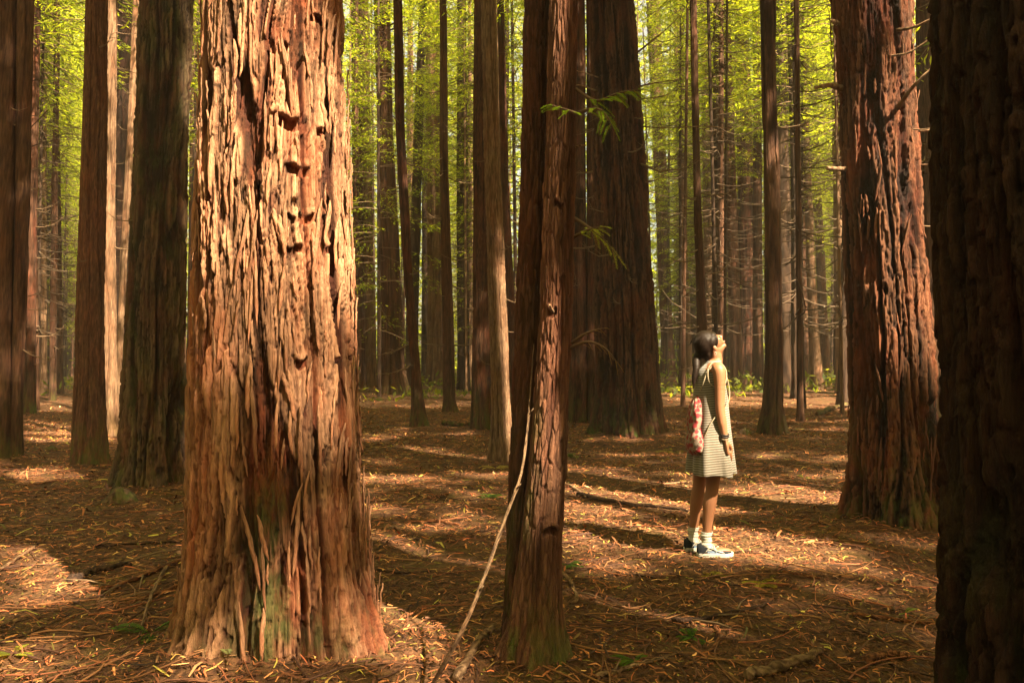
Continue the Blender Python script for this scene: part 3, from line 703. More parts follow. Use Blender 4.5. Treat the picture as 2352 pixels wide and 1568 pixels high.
rc = np.random.default_rng(21)
_Y = rc.uniform(1.2, 17, 60000); _X = rc.uniform(-1, 1, 60000) * (.68 * _Y + .8); _Z = rc.random(60000) ** 1.3 * np.minimum(9, .46 * _Y + 1.6)
_u, _v = uv_of(np.stack([_X, _Y, _Z], 1)); u0, v0 = _u.min() - .5, _v.min() - .5
occ = np.zeros((160, 160), bool); occ[((_u - u0) / .4).astype(int), ((_v - v0) / .4).astype(int)] = True
for _ in range(2): occ = occ | np.roll(occ, 1, 0) | np.roll(occ, -1, 0) | np.roll(occ, 1, 1) | np.roll(occ, -1, 1)
ii, jj = np.nonzero(occ); per = 4.6 * .16 / .155            # clumps per cell for the wanted depth of leaves
NC1 = int(len(ii) * per); pick = rc.integers(0, len(ii), NC1)
cu1 = u0 + (ii[pick] + rc.random(NC1)) * .4; cv1 = v0 + (jj[pick] + rc.random(NC1)) * .4
E1 = np.array([ca_, sa_, 0]); E2 = np.cross(np.array(SD), E1); cz1 = rc.uniform(14, 25, NC1)
P0 = cu1[:, None] * E1 + cv1[:, None] * E2; P0 = P0 + np.array(SD)[None] * ((cz1 - P0[:, 2]) / SD.z)[:, None]
NC2 = 7000; P2 = np.stack([rc.uniform(-26, 26, NC2), rc.uniform(-30, 12, NC2), rc.uniform(13, 20, NC2)], 1)
PP = np.concatenate([P0, P2]); NCL = len(PP); cx_, cyy_, cz_ = PP.T
keep = ~((cyy_ > 0) & (cz_ < .46 * cyy_ + 2.2))
cu, cv = uv_of(np.stack([cx_, cyy_, cz_], 1))
# patchy density: uneven gaps in the unseen canopy
keep &= (cz_ > 0) & ((vn(cu * .9 + 30, cv * .9 + 30, 70) * .6 + vn(cu * 2.3, cv * 2.3, 71) * .4 + rc.random(NCL) * .25) > .22)
pmax = np.zeros(NCL)
for (u_, v_, rad_, p_) in zip(tu, tv, TGa[:, 3], TGa[:, 4]):
    pmax = np.where(np.hypot(cu - u_, cv - v_) < rad_ + .26, np.maximum(pmax, p_), pmax)
keep &= rc.random(NCL) >= pmax
C0 = np.stack([cx_, cyy_, cz_], 1)[keep]
SH = []                                                       # unseen leaf clumps added to keep some trunks in deep shade
for px_, dpx, y0_, y1_, Yd in ((1915, 22, -20, 1220, rt['y'] - .25), (2200, 60, -20, 1500, edge['y'] - .3), (1375, 20, -20, 1000, fl['y'] - .3), (300, 22, -20, 1120, 5.9)):
    for a_ in range({1375: 7, 1915: 6, 2200: 6}.get(px_, 5)):
        for py in range(y0_, y1_, 60): SH.append(np.array(at_y(px_ + a_ * dpx + (py * .03 if px_ > 1900 else 0), py, Yd)))
SH = np.array(SH); k_ = 7; Pn = np.repeat(SH, k_, 0)
SM = np.array([np.array(at_y(a_, py, ym)) for a_ in range(430, 880, 50) for py in range(1060, 1560, 50)]); SM = np.repeat(SM, k_, 0)  # thinned clumps added to dim the great trunk's lower part
SM2 = np.array([np.array(at_y(a_, py, ym)) for a_ in list(range(430, 560, 30)) * 2 + list(range(560, 860, 50)) for py in range(540, 1060, 50)]); SM2 = np.repeat(SM2, k_, 0)
Pn = np.concatenate([Pn, SM[rc.random(len(SM)) < .018], SM2[rc.random(len(SM2)) < .012]]); zt_ = rc.uniform(13, 22, len(Pn)); tt_ = (zt_ - Pn[:, 2]) / SD.z
Pn = Pn + np.array(SD)[None] * tt_[:, None] + rc.normal(0, .12, Pn.shape)
pu, pv = uv_of(Pn); ok_ = np.ones(len(Pn), bool)
for (u_, v_, rad_, p_) in zip(tu, tv, TGa[:, 3], TGa[:, 4]):
    if p_ >= .8: ok_ &= np.hypot(pu - u_, pv - v_) > rad_ + .27
ok_ &= ~((Pn[:, 1] > 0) & (Pn[:, 2] < .46 * Pn[:, 1] + 2.2))
C0 = np.concatenate([C0, Pn[ok_]])
owners = [t for t in TREES if t['y'] < 13] + side
ox = np.array([o_['x'] for o_ in owners]); oy = np.array([o_['y'] for o_ in owners])
own = np.argmin((C0[:, 0:1] - ox) ** 2 + (C0[:, 1:2] - oy) ** 2, axis=1)
for k, t in enumerate(owners):
    c = C0[own == k]
    if not len(c): continue
    m = 5; n = len(c) * m
    C = np.repeat(c, m, axis=0) + rc.normal(0, .17, (n, 3)) * [1, 1, .5]
    D = rc.normal(0, 1, (n, 3)) * [1, 1, .3]; N = rc.normal(0, .4, (n, 3)); N[:, 2] += 1
    V, q = leaf_quads(C, D, N, rc.uniform(.35, .6, n), rc.uniform(.07, .12, n))
    loc = np.array(t['root'].location)
    me = make_mesh('crown', V - loc, q, M_fol, False, leaf_cols(n, 50 + k))
    tag(link('crown', me, t['root']), kind='stuff')  # unseen leaf clumps, culled and placed to shape sun patches and shade

# crowns for the mapped trees farther off
for i, t in enumerate(TREES):
    if t['y'] >= 13:
        cm, sm_ = CROWNS[(1, 2, 5)[i % 3]]
        for nm, me_ in (('crown', cm), ('branches', sm_)):
            o = link(nm, me_, t['root']); o.rotation_euler = (0, 0, i * 1.7); o.location = (0, 0, 3.0 if t['y'] < 22 else 1.0); tag(o, kind='stuff')

# ------------------------------------------------------------------ ground
mx, my = ground_at(470, 1545)
MOUNDS += [(mx, my, .42, .10), (main['x'] + .1, main['y'] - .1, .85, .045), (twin['x'] + .05, twin['y'] + .05, .5, .04), (rt['x'], rt['y'], 1.0, .05), (fl['x'], fl['y'], 1.3, .09)]
for t in TREES:
    if 8 < t['y'] < 24 and t is not fl: MOUNDS.append((t['x'], t['y'], t['r'] * 2.2 + .15, .05))
gx_, gy_ = ground_at(1900, 925); MOUNDS.append((gx_ + .6, gy_, 1.4, .16))
ys = np.concatenate([np.linspace(-40, 0, 30)[:-1], np.linspace(0, 1.8, 14)[:-1], 1.8 * (400 / 1.8) ** np.linspace(0, 1, 340)])
xn = np.sinh(np.linspace(-3.2, 3.2, 240)) / math.sinh(3.2)
Yg = np.repeat(ys[:, None], 240, 1); wdt = np.maximum(6, np.abs(Yg) * 1.3 + 3) * 1.6
Xg = xn[None, :] * wdt * 1.0 + 0 * Yg
Zg = tz(Xg, Yg)
Zg = Zg + (.010 * (vn(Xg * 9, Yg * 9, 80) - .5) + .008 * (vn(Xg * 30, Yg * 30, 81) - .5)) * np.exp(-np.abs(Yg) / 30)
V = np.stack([Xg, Yg, Zg], -1).reshape(-1, 3); m, n = Xg.shape
i = np.arange(m - 1)[:, None] * n; j = np.arange(n - 1)[None, :]
q = np.stack([i + j, i + j + 1, i + n + j + 1, i + n + j], -1).reshape(-1, 4)
g = NT('forest_floor')
vv = g.stretch((1, 1, 1)); va = g.stretch((1, .45, 1))
n1 = g.noise(vv, 2.2, 5, .65); n2 = g.noise(va, 38, 4, .7); n3 = g.noise(vv, 14, 5, .7)
c = g.mix(g.ramp(n2, .35, .65), (.030, .014, .007), (.12, .055, .026))
c = g.mix(g.ramp(n3, .5, .72, 0, .8), c, (.19, .10, .045))
c = g.mix(g.ramp(n1, .52, .7, 0, .55), c, (.09, .07, .02))
bm = g.n('ShaderNodeBump', {'Strength': 1.0, 'Distance': .02, 'Height': g.n('ShaderNodeMath', {0: n2, 1: n3}, operation='ADD').outputs[0]}).outputs[0]
M_ground = g.out(g.n('ShaderNodeBsdfPrincipled', {'Base Color': c, 'Roughness': .9, 'Normal': bm, 'Specular IOR Level': .2}).outputs[0])
tag(link('ground', make_mesh('ground', V, q, M_ground, True)), 'reddish brown forest floor covered in fallen redwood litter', None, None, 'structure')

# --- litter: curled needles, bark slivers and leaf bits
PAL = np.array([(.20, .085, .035), (.26, .12, .05), (.12, .05, .025), (.34, .17, .075), (.30, .22, .075), (.07, .03, .018), (.42, .27, .14), (.24, .24, .05), (.30, .10, .045), (.16, .17, .035)])
PW = np.array([.25, .15, .20, .05, .035, .17, .025, .025, .075, .02])
def litter(N, ymin, ymax, length, width, seed, name, label, pw=PW, lift=.014, pitch=.18, bend=.13):
    r = np.random.default_rng(seed)
    Y = ymin + (ymax - ymin) * r.random(N); X = (r.random(N) * 2 - 1) * (.70 * Y + .5)
    if length[1] < .1:                                   # drifts: fewer pieces where bare soil shows
        k = vn(X * 2.2, Y * 2.2, 90) + .3 * r.random(N) > .28; X = X[k]; Y = Y[k]
    n = len(X)
    Z = tz(X, Y) + .004 + lift * r.random(n) ** 1.5
    L = r.uniform(*length, n) * (1 + Y * .035); W = r.uniform(*width, n) * (1 + Y * .05)
    az = r.random(n) * 6.283; pt = r.normal(0, pitch, n); roll = r.normal(0, .5, n)
    d = np.stack([np.cos(az) * np.cos(pt), np.sin(az) * np.cos(pt), np.sin(pt)], 1)
    s = np.stack([-np.sin(az), np.cos(az), np.sin(roll) * .7], 1)
    P = np.stack([X, Y, Z + np.abs(np.sin(pt)) * L * .4], 1)
    side_b = (r.normal(0, bend, n) * L)[:, None] * s
    up = np.zeros((n, 3)); up[:, 2] = r.random(n) * .12 * L
    Lc = L[:, None]; Wc = W[:, None]
    A0 = P - d * Lc / 2 + side_b * .5; M0 = P - side_b * .5 + up; B0 = P + d * Lc / 2 + side_b * .5
    V = np.stack([A0 - s * Wc * .35, A0 + s * Wc * .35, M0 - s * Wc * .5, M0 + s * Wc * .5, B0 - s * Wc * .25, B0 + s * Wc * .25], 1).reshape(-1, 3)
    b = np.arange(n)[:, None] * 6
    q = np.concatenate([b + [0, 1, 3, 2], b + [2, 3, 5, 4]])
    ci = r.choice(len(PAL), n, p=pw / pw.sum()); c = PAL[ci] * (.22 + 1.75 * r.random(n)[:, None] ** 1.6) * [1.1, .9, .78]
    me = make_mesh(name, V, q, M_litter, False, np.repeat(c, 6, axis=0))
    return tag(link(name, me), label, None, None, 'stuff')
litter(150000, 1.9, 24, (.018, .07), (.0028, .0080), 5, 'needle_litter', 'fine reddish needles and bark slivers strewn over the floor')
litter(6000, 1.9, 20, (.03, .12), (.004, .012), 6, 'bark_litter', 'larger orange bark flakes strewn over the floor', lift=.02, bend=.12)
litter(15000, 1.9, 20, (.010, .030), (.004, .009), 7, 'leaf_litter', 'small yellow and green fallen leaves scattered on the floor', lift=.025, pitch=.3,
       pw=np.array([.05, .1, .02, .15, .3, 0, .12, .25, .05, .14]))
litter(26000, 6, 42, (.03, .09), (.006, .016), 15, 'coarse_litter', 'coarse brown litter covering the farther floor', lift=.03, pitch=.25)
# thin twigs nobody could count
rt_ = random.Random(77); g = Geo()
for k in range(2300):
    Y = 2.1 + 18 * rt_.random() ** 1.2; X = rt_.uniform(-1, 1) * (.68 * Y + .3); az = rt_.uniform(0, 3.14); L = rt_.uniform(.12, .7); b = rt_.uniform(-.2, .2)
    P = []
    for t in np.linspace(-.5, .5, 6):
        x = X + math.cos(az) * L * t - math.sin(az) * b * L * (t * t * 4 - 1) + rt_.uniform(-.006, .006); y = Y + math.sin(az) * L * t + math.cos(az) * b * L * (t * t * 4 - 1)
        P.append((x, y, float(tz(x, y)) + .012 + rt_.uniform(0, .012)))
    cc = PAL[rt_.choice((0, 1, 2, 5, 5, 8, 2))] * rt_.uniform(.6, 1.1)
    g.add(*tube(P, np.linspace(.0045, .002, 6) * rt_.uniform(.7, 1.6), 4, cap=False), c=cc)
tag(link('twig_litter', g.mesh('twig_litter', M_litter)), 'tangle of thin dead twigs lying all over the floor', None, None, 'stuff')

# --- undergrowth and forest wall in the far distance
r = np.random.default_rng(55)
N_ = 46000; Y = 24 + 60 * r.random(N_); X = (r.random(N_) * 2 - 1) * (.72 * Y)
k = vn(X * .35, Y * .35, 91) + .25 * r.random(N_) > .66 - .004 * (Y - 24); X = X[k]; Y = Y[k]; n = len(X)
hh_ = .15 + (1.0 + 3.0 * sm(36, 60, Y)) * r.random(n) ** 2 * (vn(X * .5, Y * .5, 92))
C = np.stack([X, Y, tz(X, Y) + hh_], 1); D = r.normal(0, 1, (n, 3)); N = r.normal(0, .6, (n, 3)); N[:, 2] += 1
V, q = leaf_quads(C, D, N, r.uniform(.18, .4, n), r.uniform(.03, .07, n))
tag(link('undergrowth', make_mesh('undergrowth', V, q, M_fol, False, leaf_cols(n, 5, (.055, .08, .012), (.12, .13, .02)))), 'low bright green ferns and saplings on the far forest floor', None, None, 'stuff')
n = 34000; Y = r.uniform(54, 80, n); X = r.uniform(-.75, .75, n) * Y; Z = .4 + 13 * r.random(n) ** 1.2 + tz(X, Y)
k = vn(X * .45, Z * .35 + Y * .2, 94) + .3 * r.random(n) > .5; X, Y, Z = X[k], Y[k], Z[k]; n = len(X)
D = r.normal(0, 1, (n, 3)); N = r.normal(0, .6, (n, 3)); N[:, 2] += .8
V, q = leaf_quads(np.stack([X, Y, Z], 1), D, N, r.uniform(.25, .6, n), r.uniform(.03, .08, n))
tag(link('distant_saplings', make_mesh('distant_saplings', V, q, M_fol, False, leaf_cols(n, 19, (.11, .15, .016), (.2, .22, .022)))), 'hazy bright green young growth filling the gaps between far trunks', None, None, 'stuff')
n = 60000
Y = 78 + 45 * r.random(n); X = (r.random(n) * 2 - 1) * (.9 * Y); Z = 46 * r.random(n) ** 1.1
k = vn(X * .25, Z * .16 + Y * .1, 93) + .35 * r.random(n) > .36; X, Y, Z = X[k], Y[k], Z[k]; n = len(X)
C = np.stack([X, Y, Z], 1); D = r.normal(0, 1, (n, 3)); N = r.normal(0, .6, (n, 3)); N[:, 2] += .8
V, q = leaf_quads(C, D, N, r.uniform(.7, 1.5, n), r.uniform(.14, .32, n))
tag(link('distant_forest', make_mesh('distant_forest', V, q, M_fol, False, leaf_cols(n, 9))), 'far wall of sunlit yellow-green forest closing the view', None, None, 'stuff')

# ------------------------------------------------------------------ fallen sticks, stump, sprigs
def floor_pts(pix, lift=.0, rad=.01):
    P = []
    for px, py in pix:
        x, y = ground_at(px, py); P.append((x, y, float(tz(x, y)) + rad * .8 + lift))
    return P
def stick(label, pix, r0, r1=None, name='fallen_stick', mat=None, forks=0, cat='stick', seed=0, raise_mid=0.0):
    rr = random.Random(seed + int(pix[0][0]))
    P = floor_pts(pix, 0, r0)
    if len(P) == 2:
        a, b = np.array(P[0]), np.array(P[1]); L = np.linalg.norm(b - a); nrm = np.array([-(b - a)[1], (b - a)[0], 0]) / L
        P = [a, a * .66 + b * .34 + nrm * rr.uniform(-.05, .05) * L, a * .33 + b * .67 + nrm * rr.uniform(-.05, .05) * L, b]
    Q = spline(P, 22); base = Q[0].copy()
    for i in range(22): Q[i] += [rr.uniform(-1, 1) * r0 * .25, rr.uniform(-1, 1) * r0 * .25, rr.uniform(0, .6) * r0 + raise_mid * math.sin(i / 21 * math.pi)]
    R = np.linspace(r0, r1 if r1 else r0 * .55, 22) * (1 + .18 * np.array([rr.uniform(-1, 1) for _ in range(22)]))
    V, q, t = tube(Q, R, 9); o_ = Q[0].copy(); o_[2] -= r0
    ang = np.tile(np.arange(9), 22); h = np.concatenate([_h(ang, np.repeat(np.arange(22), 9), int(pix[0][0])), [0.5, .5]])
    me = make_mesh(name, V - o_, [q, t], mat or M_stick, True, None, {'h': h, 'pid': h, 'moss': h * 0 + (1 if 'moss' in label else 0)})
    o = link(name, me, None, tuple(o_)); tag(o, label, cat)
    for k in range(forks):
        i = rr.randrange(4, 18); s = rr.choice((-1, 1)); d = Q[i + 1] - Q[i]; d /= np.linalg.norm(d)
        dd = d + s * np.array([-d[1], d[0], 0]) * .8 + [0, 0, .15]; dd /= np.linalg.norm(dd); L = r0 * rr.uniform(8, 20)
        V, q, t = tube([Q[i] - o_, Q[i] + dd * L * .5 - o_, Q[i] + dd * L + [0, 0, -.1 * L] - o_], [R[i] * .5, R[i] * .35, R[i] * .15], 6)
        link('side_twig', make_mesh('side_twig', V, [q, t], M_deadbr), o)
    return o
M_redstick = bark_mat('rotting_red_wood', (.09, .03, .012), (.24, .10, .045), (.26, .085, .03))
M_pole = bark_mat('weathered_pole', (.08, .045, .025), (.20, .125, .07), (.17, .085, .04))
M_darkstick = bark_mat('dark_wet_wood', (.025, .012, .008), (.075, .04, .024), (.06, .03, .018))
stick('pale branch piece lying beside the foot of the leaning pole', [(1050, 1580), (1075, 1540), (1100, 1490), (1132, 1458)], .022, .014, cat='branch')
stick('hooked pale branch curling out right of the twin-stemmed tree', [(1284, 1318), (1306, 1334), (1320, 1358), (1324, 1384), (1308, 1388)], .013, .009, forks=1)
stick('slanting grey stick propped in the litter left of the great tree', [(386, 1308), (360, 1370), (340, 1420), (321, 1470)], .011, .008, raise_mid=.05)
stick('long orange branch reaching left from the great tree\'s foot', [(432, 1298), (360, 1328), (300, 1350), (240, 1364), (165, 1368)], .018, .006, mat=M_redstick, forks=3)
stick('short thick reddish branch lying parallel to the great tree\'s left root', [(421, 1358), (360, 1378), (291, 1400)], .016, .008, mat=M_redstick, forks=1)
stick('dark thin stick ending at the great tree, above the orange branch', [(221, 1258), (330, 1254), (443, 1248)], .010, .006, mat=M_darkstick)
stick('dark crooked bough half sunk in litter, left of the orange branch', [(165, 1348), (205, 1330), (262, 1320), (300, 1318)], .028, .014, mat=M_darkstick, forks=2)
stick('straight brown stick entering the view from the left edge', [(78, 1266), (40, 1290), (-5, 1320)], .013, .009)
stick('thin stick lying in front of the reddish flared tree', [(50, 1124), (140, 1108), (228, 1096)], .013, .006, mat=M_redstick)
stick('dark forked branch lying across the clearing in front of the girl', [(1545, 1436), (1600, 1434), (1660, 1422), (1720, 1410), (1770, 1396)], .016, .007, mat=M_darkstick, forks=3)
stick('thick greenish-brown bough at the lower right, the stoutest piece of deadwood', [(1715, 1560), (1770, 1546), (1830, 1530), (1884, 1512)], .026, .018)
stick('reddish branch lying near the huge edge trunk', [(1958, 1426), (2050, 1434), (2150, 1442)], .013, .007, mat=M_redstick, forks=2)
stick('short orange splinter below the girl\'s shoes', [(1800, 1326), (1884, 1340)], .012, .008, mat=M_redstick)
stick('curved thin branch arching towards the viewer at lower centre right', [(1642, 1446), (1650, 1478), (1622, 1512), (1570, 1545)], .010, .005, mat=M_redstick)
stick('long dark branch across the sunlit patch left of the girl', [(1328, 1140), (1420, 1160), (1520, 1170), (1600, 1178)], .024, .010, mat=M_darkstick, forks=2)
stick('short brown stick just right of the twin tree, in the sunny clearing', [(1293, 1112), (1320, 1126), (1345, 1146)], .022, .012)
stick('slim stick lying behind the girl\'s knees on the left', [(1450, 1124), (1520, 1116), (1588, 1110)], .016, .008)
stick('thin curved twig running up to the girl\'s heel', [(1408, 1160), (1480, 1200), (1540, 1226), (1590, 1250)], .007, .004, mat=M_darkstick, cat='twig')
stick('reddish stick between the great tree and the twin-stemmed tree', [(981, 1194), (1055, 1204)], .016, .010, mat=M_redstick)
stick('forked stick at the bottom edge right of the twin-stemmed tree', [(1370, 1572), (1460, 1548), (1566, 1510)], .012, .006, forks=3)
stick('long thin dark stick touching the great tree\'s right root', [(856, 1320), (920, 1326), (985, 1322)], .009, .006, mat=M_darkstick)
stick('small orange branch piece lying in front of the orange sunlit redwood', [(982, 1143), (1030, 1136)], .018, .010, mat=M_redstick)
stick('stick lying right of the girl at knee height', [(1741, 1138), (1828, 1132)], .012, .008, mat=M_redstick)
stick('rotting mossy log on the mound left of the shaggy redwood', [(1878, 958), (1915, 944), (1960, 934)], .07, .05, name='fallen_log', mat=M_dark, cat='log', forks=1)
stick('small mossy log beyond the thick dark upright redwood', [(1018, 982), (1050, 985), (1086, 986)], .05, .035, name='fallen_log', mat=M_mossy, cat='log')
stick('broken reddish bark slab beside the bottom right stick', [(1990, 1530), (2040, 1518), (2090, 1524)], .020, .012, name='bark_slab', mat=M_redstick, cat='bark')
stick('slender bent twig in the middle of the dark floor right of the twin tree', [(1380, 1330), (1430, 1322), (1500, 1330), (1530, 1350)], .008, .004, mat=M_darkstick, cat='twig')
stick('long brown twig along the lower right, under the thick bough', [(1790, 1572), (1900, 1560), (2010, 1566)], .008, .005, cat='twig')

# the long pole leaning on the twin tree
a = np.array(floor_pts([(985, 1600)])[0]); pts = [a]
for (px, py, yy) in [(1060, 1450, 3.28), (1110, 1330, 3.42), (1158, 1196, 3.58), (1196, 1090, 3.68), (1212, 980, 3.76), (1218, 900, 3.80), (1226, 790, 3.82)]:
    pts.append(np.array(at_y(px, py, yy)))
Q = spline(pts, 60); R = np.interp(np.linspace(0, 1, 60), [0, .3, .7, 1], [.0100, .008, .0055, .0025]) * (1 + .05 * np.sin(np.arange(60) * 2.3))
for k in (8, 15, 23, 31, 38, 45, 52): R[k] *= 1.28
V, q, t = tube(Q, R, 10); hh = np.concatenate([_h(np.tile(np.arange(10), 60), np.repeat(np.arange(60), 10), 3), [.5, .5]])
o = link('leaning_branch', make_mesh('leaning_branch', V - a, [q, t], M_pole, True, None, {'h': hh, 'pid': hh, 'moss': hh * 0}), None, tuple(a))
tag(o, 'long pale knobbly pole leaning up against the twin-stemmed redwood', 'branch')
for k in (15, 31, 45):
    V, q, t = tube([Q[k] - a, Q[k] - a + [.02, -.03, .03]], [R[k] * .5, R[k] * .25], 6); link('side_twig', make_mesh('side_twig', V, [q, t], M_deadbr), o)

# mossy stumps
def stump(label, px, py, w, hgt, seed, name='mossy_stump'):
    x, y = ground_at(px, py); A, Z = np.meshgrid(np.linspace(0, 2 * np.pi, 40, endpoint=False), np.linspace(0, 1, 16))
    R = w * (1 - .45 * Z ** 1.5 + .3 * np.exp(-Z * 5)) * (1 + .5 * (vn(A * 1.6 + seed, Z * 3, seed) - .5) + .2 * (vn(A * 6, Z * 8, seed + 1) - .5))
    Zz = Z * hgt * (1 + .4 * (vn(A * 2, Z * 0 + seed, 7) - .5)) - .05
    V = np.stack([R * np.cos(A), R * np.sin(A), Zz], -1).reshape(-1, 3); n = 40; m = 16
    i = np.arange(m - 1)[:, None] * n; j = np.arange(n)[None, :]; j2 = (j + 1) % n
    q = np.stack([i + j, i + j2, i + n + j2, i + n + j], -1).reshape(-1, 4)
    V = np.concatenate([V, [[0, 0, hgt * .9]]]); b = (m - 1) * n
    tt = np.stack([b + np.arange(n), b + (np.arange(n) + 1) % n, np.full(n, m * n)], -1)
    h = vn(V[:, 0] * 60, V[:, 2] * 30, 4)
    o = link(name, make_mesh(name, V, [q, tt], M_mossy, True, None, {'h': h, 'pid': h, 'moss': h * 0 + 1}), None, (x, y + w, float(tz(x, y))))
    return tag(o, label, 'stump')
stump('low moss-covered stump at the foot of the dark mossy redwood', 258, 1158, .15, .17, 3)
stump('small green mossy stump beside the lone straight redwood', 1716, 1006, .13, .14, 5)
stump('dark rotten stump in the dip near the left trunks', 106, 1036, .14, .10, 8, 'rotten_stump')

def fern(label, px, py, n, L, seed, col=(.07, .13, .02), name='fern_sprig', up=.5, cat='sprig'):
    x, y = ground_at(px, py); z = float(tz(x, y)); rr = random.Random(seed)
    root = empty(name, (x, y, z), label, cat)
    for k in range(n):
        az = rr.uniform(0, 6.28); l = L * rr.uniform(.7, 1.15); g = Geo(); u = up * rr.uniform(.5, 1.2)
        d = np.array([math.cos(az), math.sin(az), 0]); s = np.array([-d[1], d[0], 0])
        P = np.array([d * l * t + np.array([0, 0, .01 + u * l * (t - .9 * t * t)]) for t in np.linspace(0, 1, 8)])
        g.add(*tube(P, np.linspace(.0025, .001, 8), 4, cap=False), c=np.array(col) * .6)
        m = 22; tt = np.linspace(.12, 1, m); C = np.array([[np.interp(t, np.linspace(0, 1, 8), P[:, i]) for i in range(3)] for t in tt])
        for sg in (-1, 1):
            pl = l * .26 * np.sin(np.clip(tt, .1, .97) * 2.9) + .006
            D = s * sg + d * .55 + np.array([0, 0, rr.uniform(-.2, .1)]); D = np.repeat(D[None] / np.linalg.norm(D), m, 0)
            N = np.tile([0, 0, 1.0], (m, 1)) + np.random.default_rng(seed + k).normal(0, .25, (m, 3))
            V, q = leaf_quads(C + D * pl[:, None] * .5, D, N, pl, np.full(m, l * .018 + .001)); g.add(V, q, c=np.array(col) * rr.uniform(.8, 1.3))
        link('frond', g.mesh('frond', M_fol, False), root)
fern('drooping green redwood sprig on the litter mound left of the great tree', 345, 1468, 3, .22, 1, (.06, .12, .02))
fern('yellow-green sprig lying in the sun below the drooping green one', 425, 1490, 2, .14, 2, (.15, .17, .02))
fern('pale silvery sprig at the bottom edge below the great tree', 512, 1556, 2, .12, 3, (.20, .24, .12))
fern('small bright fern on the dark floor at lower centre right', 1590, 1474, 6, .10, 4, (.07, .15, .02))
fern('green sprig near the bottom edge between the forked stick and the thick bough', 1460, 1538, 4, .10, 5, (.08, .15, .02))
fern('yellow fallen frond just in front of the girl\'s shoes', 1750, 1345, 5, .13, 6, (.22, .21, .03), up=.15)
fern('yellow star-shaped frond left of the girl\'s toes', 1640, 1330, 6, .12, 7, (.20, .19, .03), up=.12)
fern('low green tuft behind the twin tree in the shaded floor', 1123, 1142, 8, .16, 8, (.06, .11, .02))
fern('green seedling at the right foot of the twin-stemmed tree', 1306, 1300, 6, .12, 9, (.06, .12, .02))
fern('tuft of fern growing at the foot of the dark fluted redwood', 1300, 1050, 9, .24, 10, (.05, .09, .02))
fern('dead grassy tuft at the right root of the fluted redwood', 1545, 1040, 9, .26, 11, (.13, .12, .04))
fern('pale dry sprig at the foot of the orange sunlit redwood', 1140, 1082, 7, .22, 12, (.25, .22, .09), up=.7)
fern('green sprig on the mound between the lone redwood and shaggy tree', 1842, 1094, 3, .12, 13, (.10, .14, .02))
fern('pale green leaf sprig near the huge edge trunk', 2080, 1416, 2, .11, 14, (.15, .22, .06))
fern('small yellow-green sprig in the lower left corner', 30, 1520, 5, .14, 15, (.20, .22, .03))

# feathery live branches on the near trees
def leafy_branch(rec, pix, Y, nfe, L, col=(.06, .10, .014), leaves=True, name='leafy_branch'):
    P = spline([np.array(at_y(px, py, Y + dy)) for px, py, dy in pix], 16); o0 = np.array(rec['root'].location); g = Geo()
    g.add(*tube(P - o0, np.linspace(.010, .002, 16), 5, cap=False), c=np.array((.10, .055, .03)))
    ob = link(name, g.mesh(name, M_litter), rec['root']); r2 = random.Random(int(pix[0][0]))
    for k in range(nfe):
        t = .25 + .75 * k / max(1, nfe - 1); i = min(14, int(t * 15)); b = P[i] - o0; d = P[i + 1] - P[i]; d /= np.linalg.norm(d)
        s = np.cross(d, [0, 0, 1]); s /= np.linalg.norm(s); sg = 1 if k % 2 else -1
        dd = d * r2.uniform(.5, 1.1) + s * sg * r2.uniform(.3, .9) + np.array([0, 0, r2.uniform(-.45, .05)]); dd /= np.linalg.norm(dd); l = L * r2.uniform(.6, 1.1)
        g = Geo(); Q = np.array([b + dd * l * u + [0, 0, -.25 * l * u * u] for u in np.linspace(0, 1, 6)])
        g.add(*tube(Q, np.linspace(.002, .0008, 6), 3, cap=False), c=np.array((.12, .08, .03)))
        if leaves:
            m = 24; uu = np.linspace(.08, 1, m); C = np.array([[np.interp(u, np.linspace(0, 1, 6), Q[:, i2]) for i2 in range(3)] for u in uu])
            sd = np.cross(dd, [0, 0, 1.0]); sd /= np.linalg.norm(sd)
            for q_ in (-1, 1):
                D = np.tile(sd * q_ + dd * .6, (m, 1)); D /= np.linalg.norm(D, axis=1)[:, None]; D = D + np.random.default_rng(k).normal(0, .12, (m, 3))
                ll = .022 * (1 - .5 * uu); V, q = leaf_quads(C + D * ll[:, None] * .5, D, np.tile([0, .2, 1.0], (m, 1)), ll, np.full(m, .0022))
                g.add(V, q, c=np.array(col) * r2.uniform(.8, 1.3))
        link('spray' if leaves else 'twig', g.mesh('spray', M_fol, False), ob)
Yt_ = twin['y']
leafy_branch(twin, [(1322, 205, 0), (1370, 232, -.1), (1420, 214, -.15), (1478, 204, -.2)], Yt_, 12, .12)
leafy_branch(twin, [(1322, 262, 0), (1366, 250, -.2), (1390, 262, -.25), (1406, 290, -.3)], Yt_, 10, .10)
leafy_branch(twin, [(1326, 262, -.1), (1300, 252, -.25), (1262, 240, -.3)], Yt_, 7, .08)
leafy_branch(twin, [(1318, 500, 0), (1350, 520, -.1), (1385, 548, -.15), (1420, 590, -.2)], Yt_, 9, .09, (.15, .18, .03))
leafy_branch(twin, [(1318, 545, 0), (1350, 528, -.15), (1384, 520, -.2)], Yt_, 6, .07, (.12, .15, .03))
leafy_branch(twin, [(1306, 800, 0), (1350, 785, -.1), (1390, 800, -.12), (1420, 836, -.15)], Yt_, 8, .07, leaves=False, name='dead_branch')
leafy_branch(twin, [(1310, 790, 0), (1350, 764, -.1), (1394, 752, -.12)], Yt_, 6, .05, leaves=False, name='dead_branch')

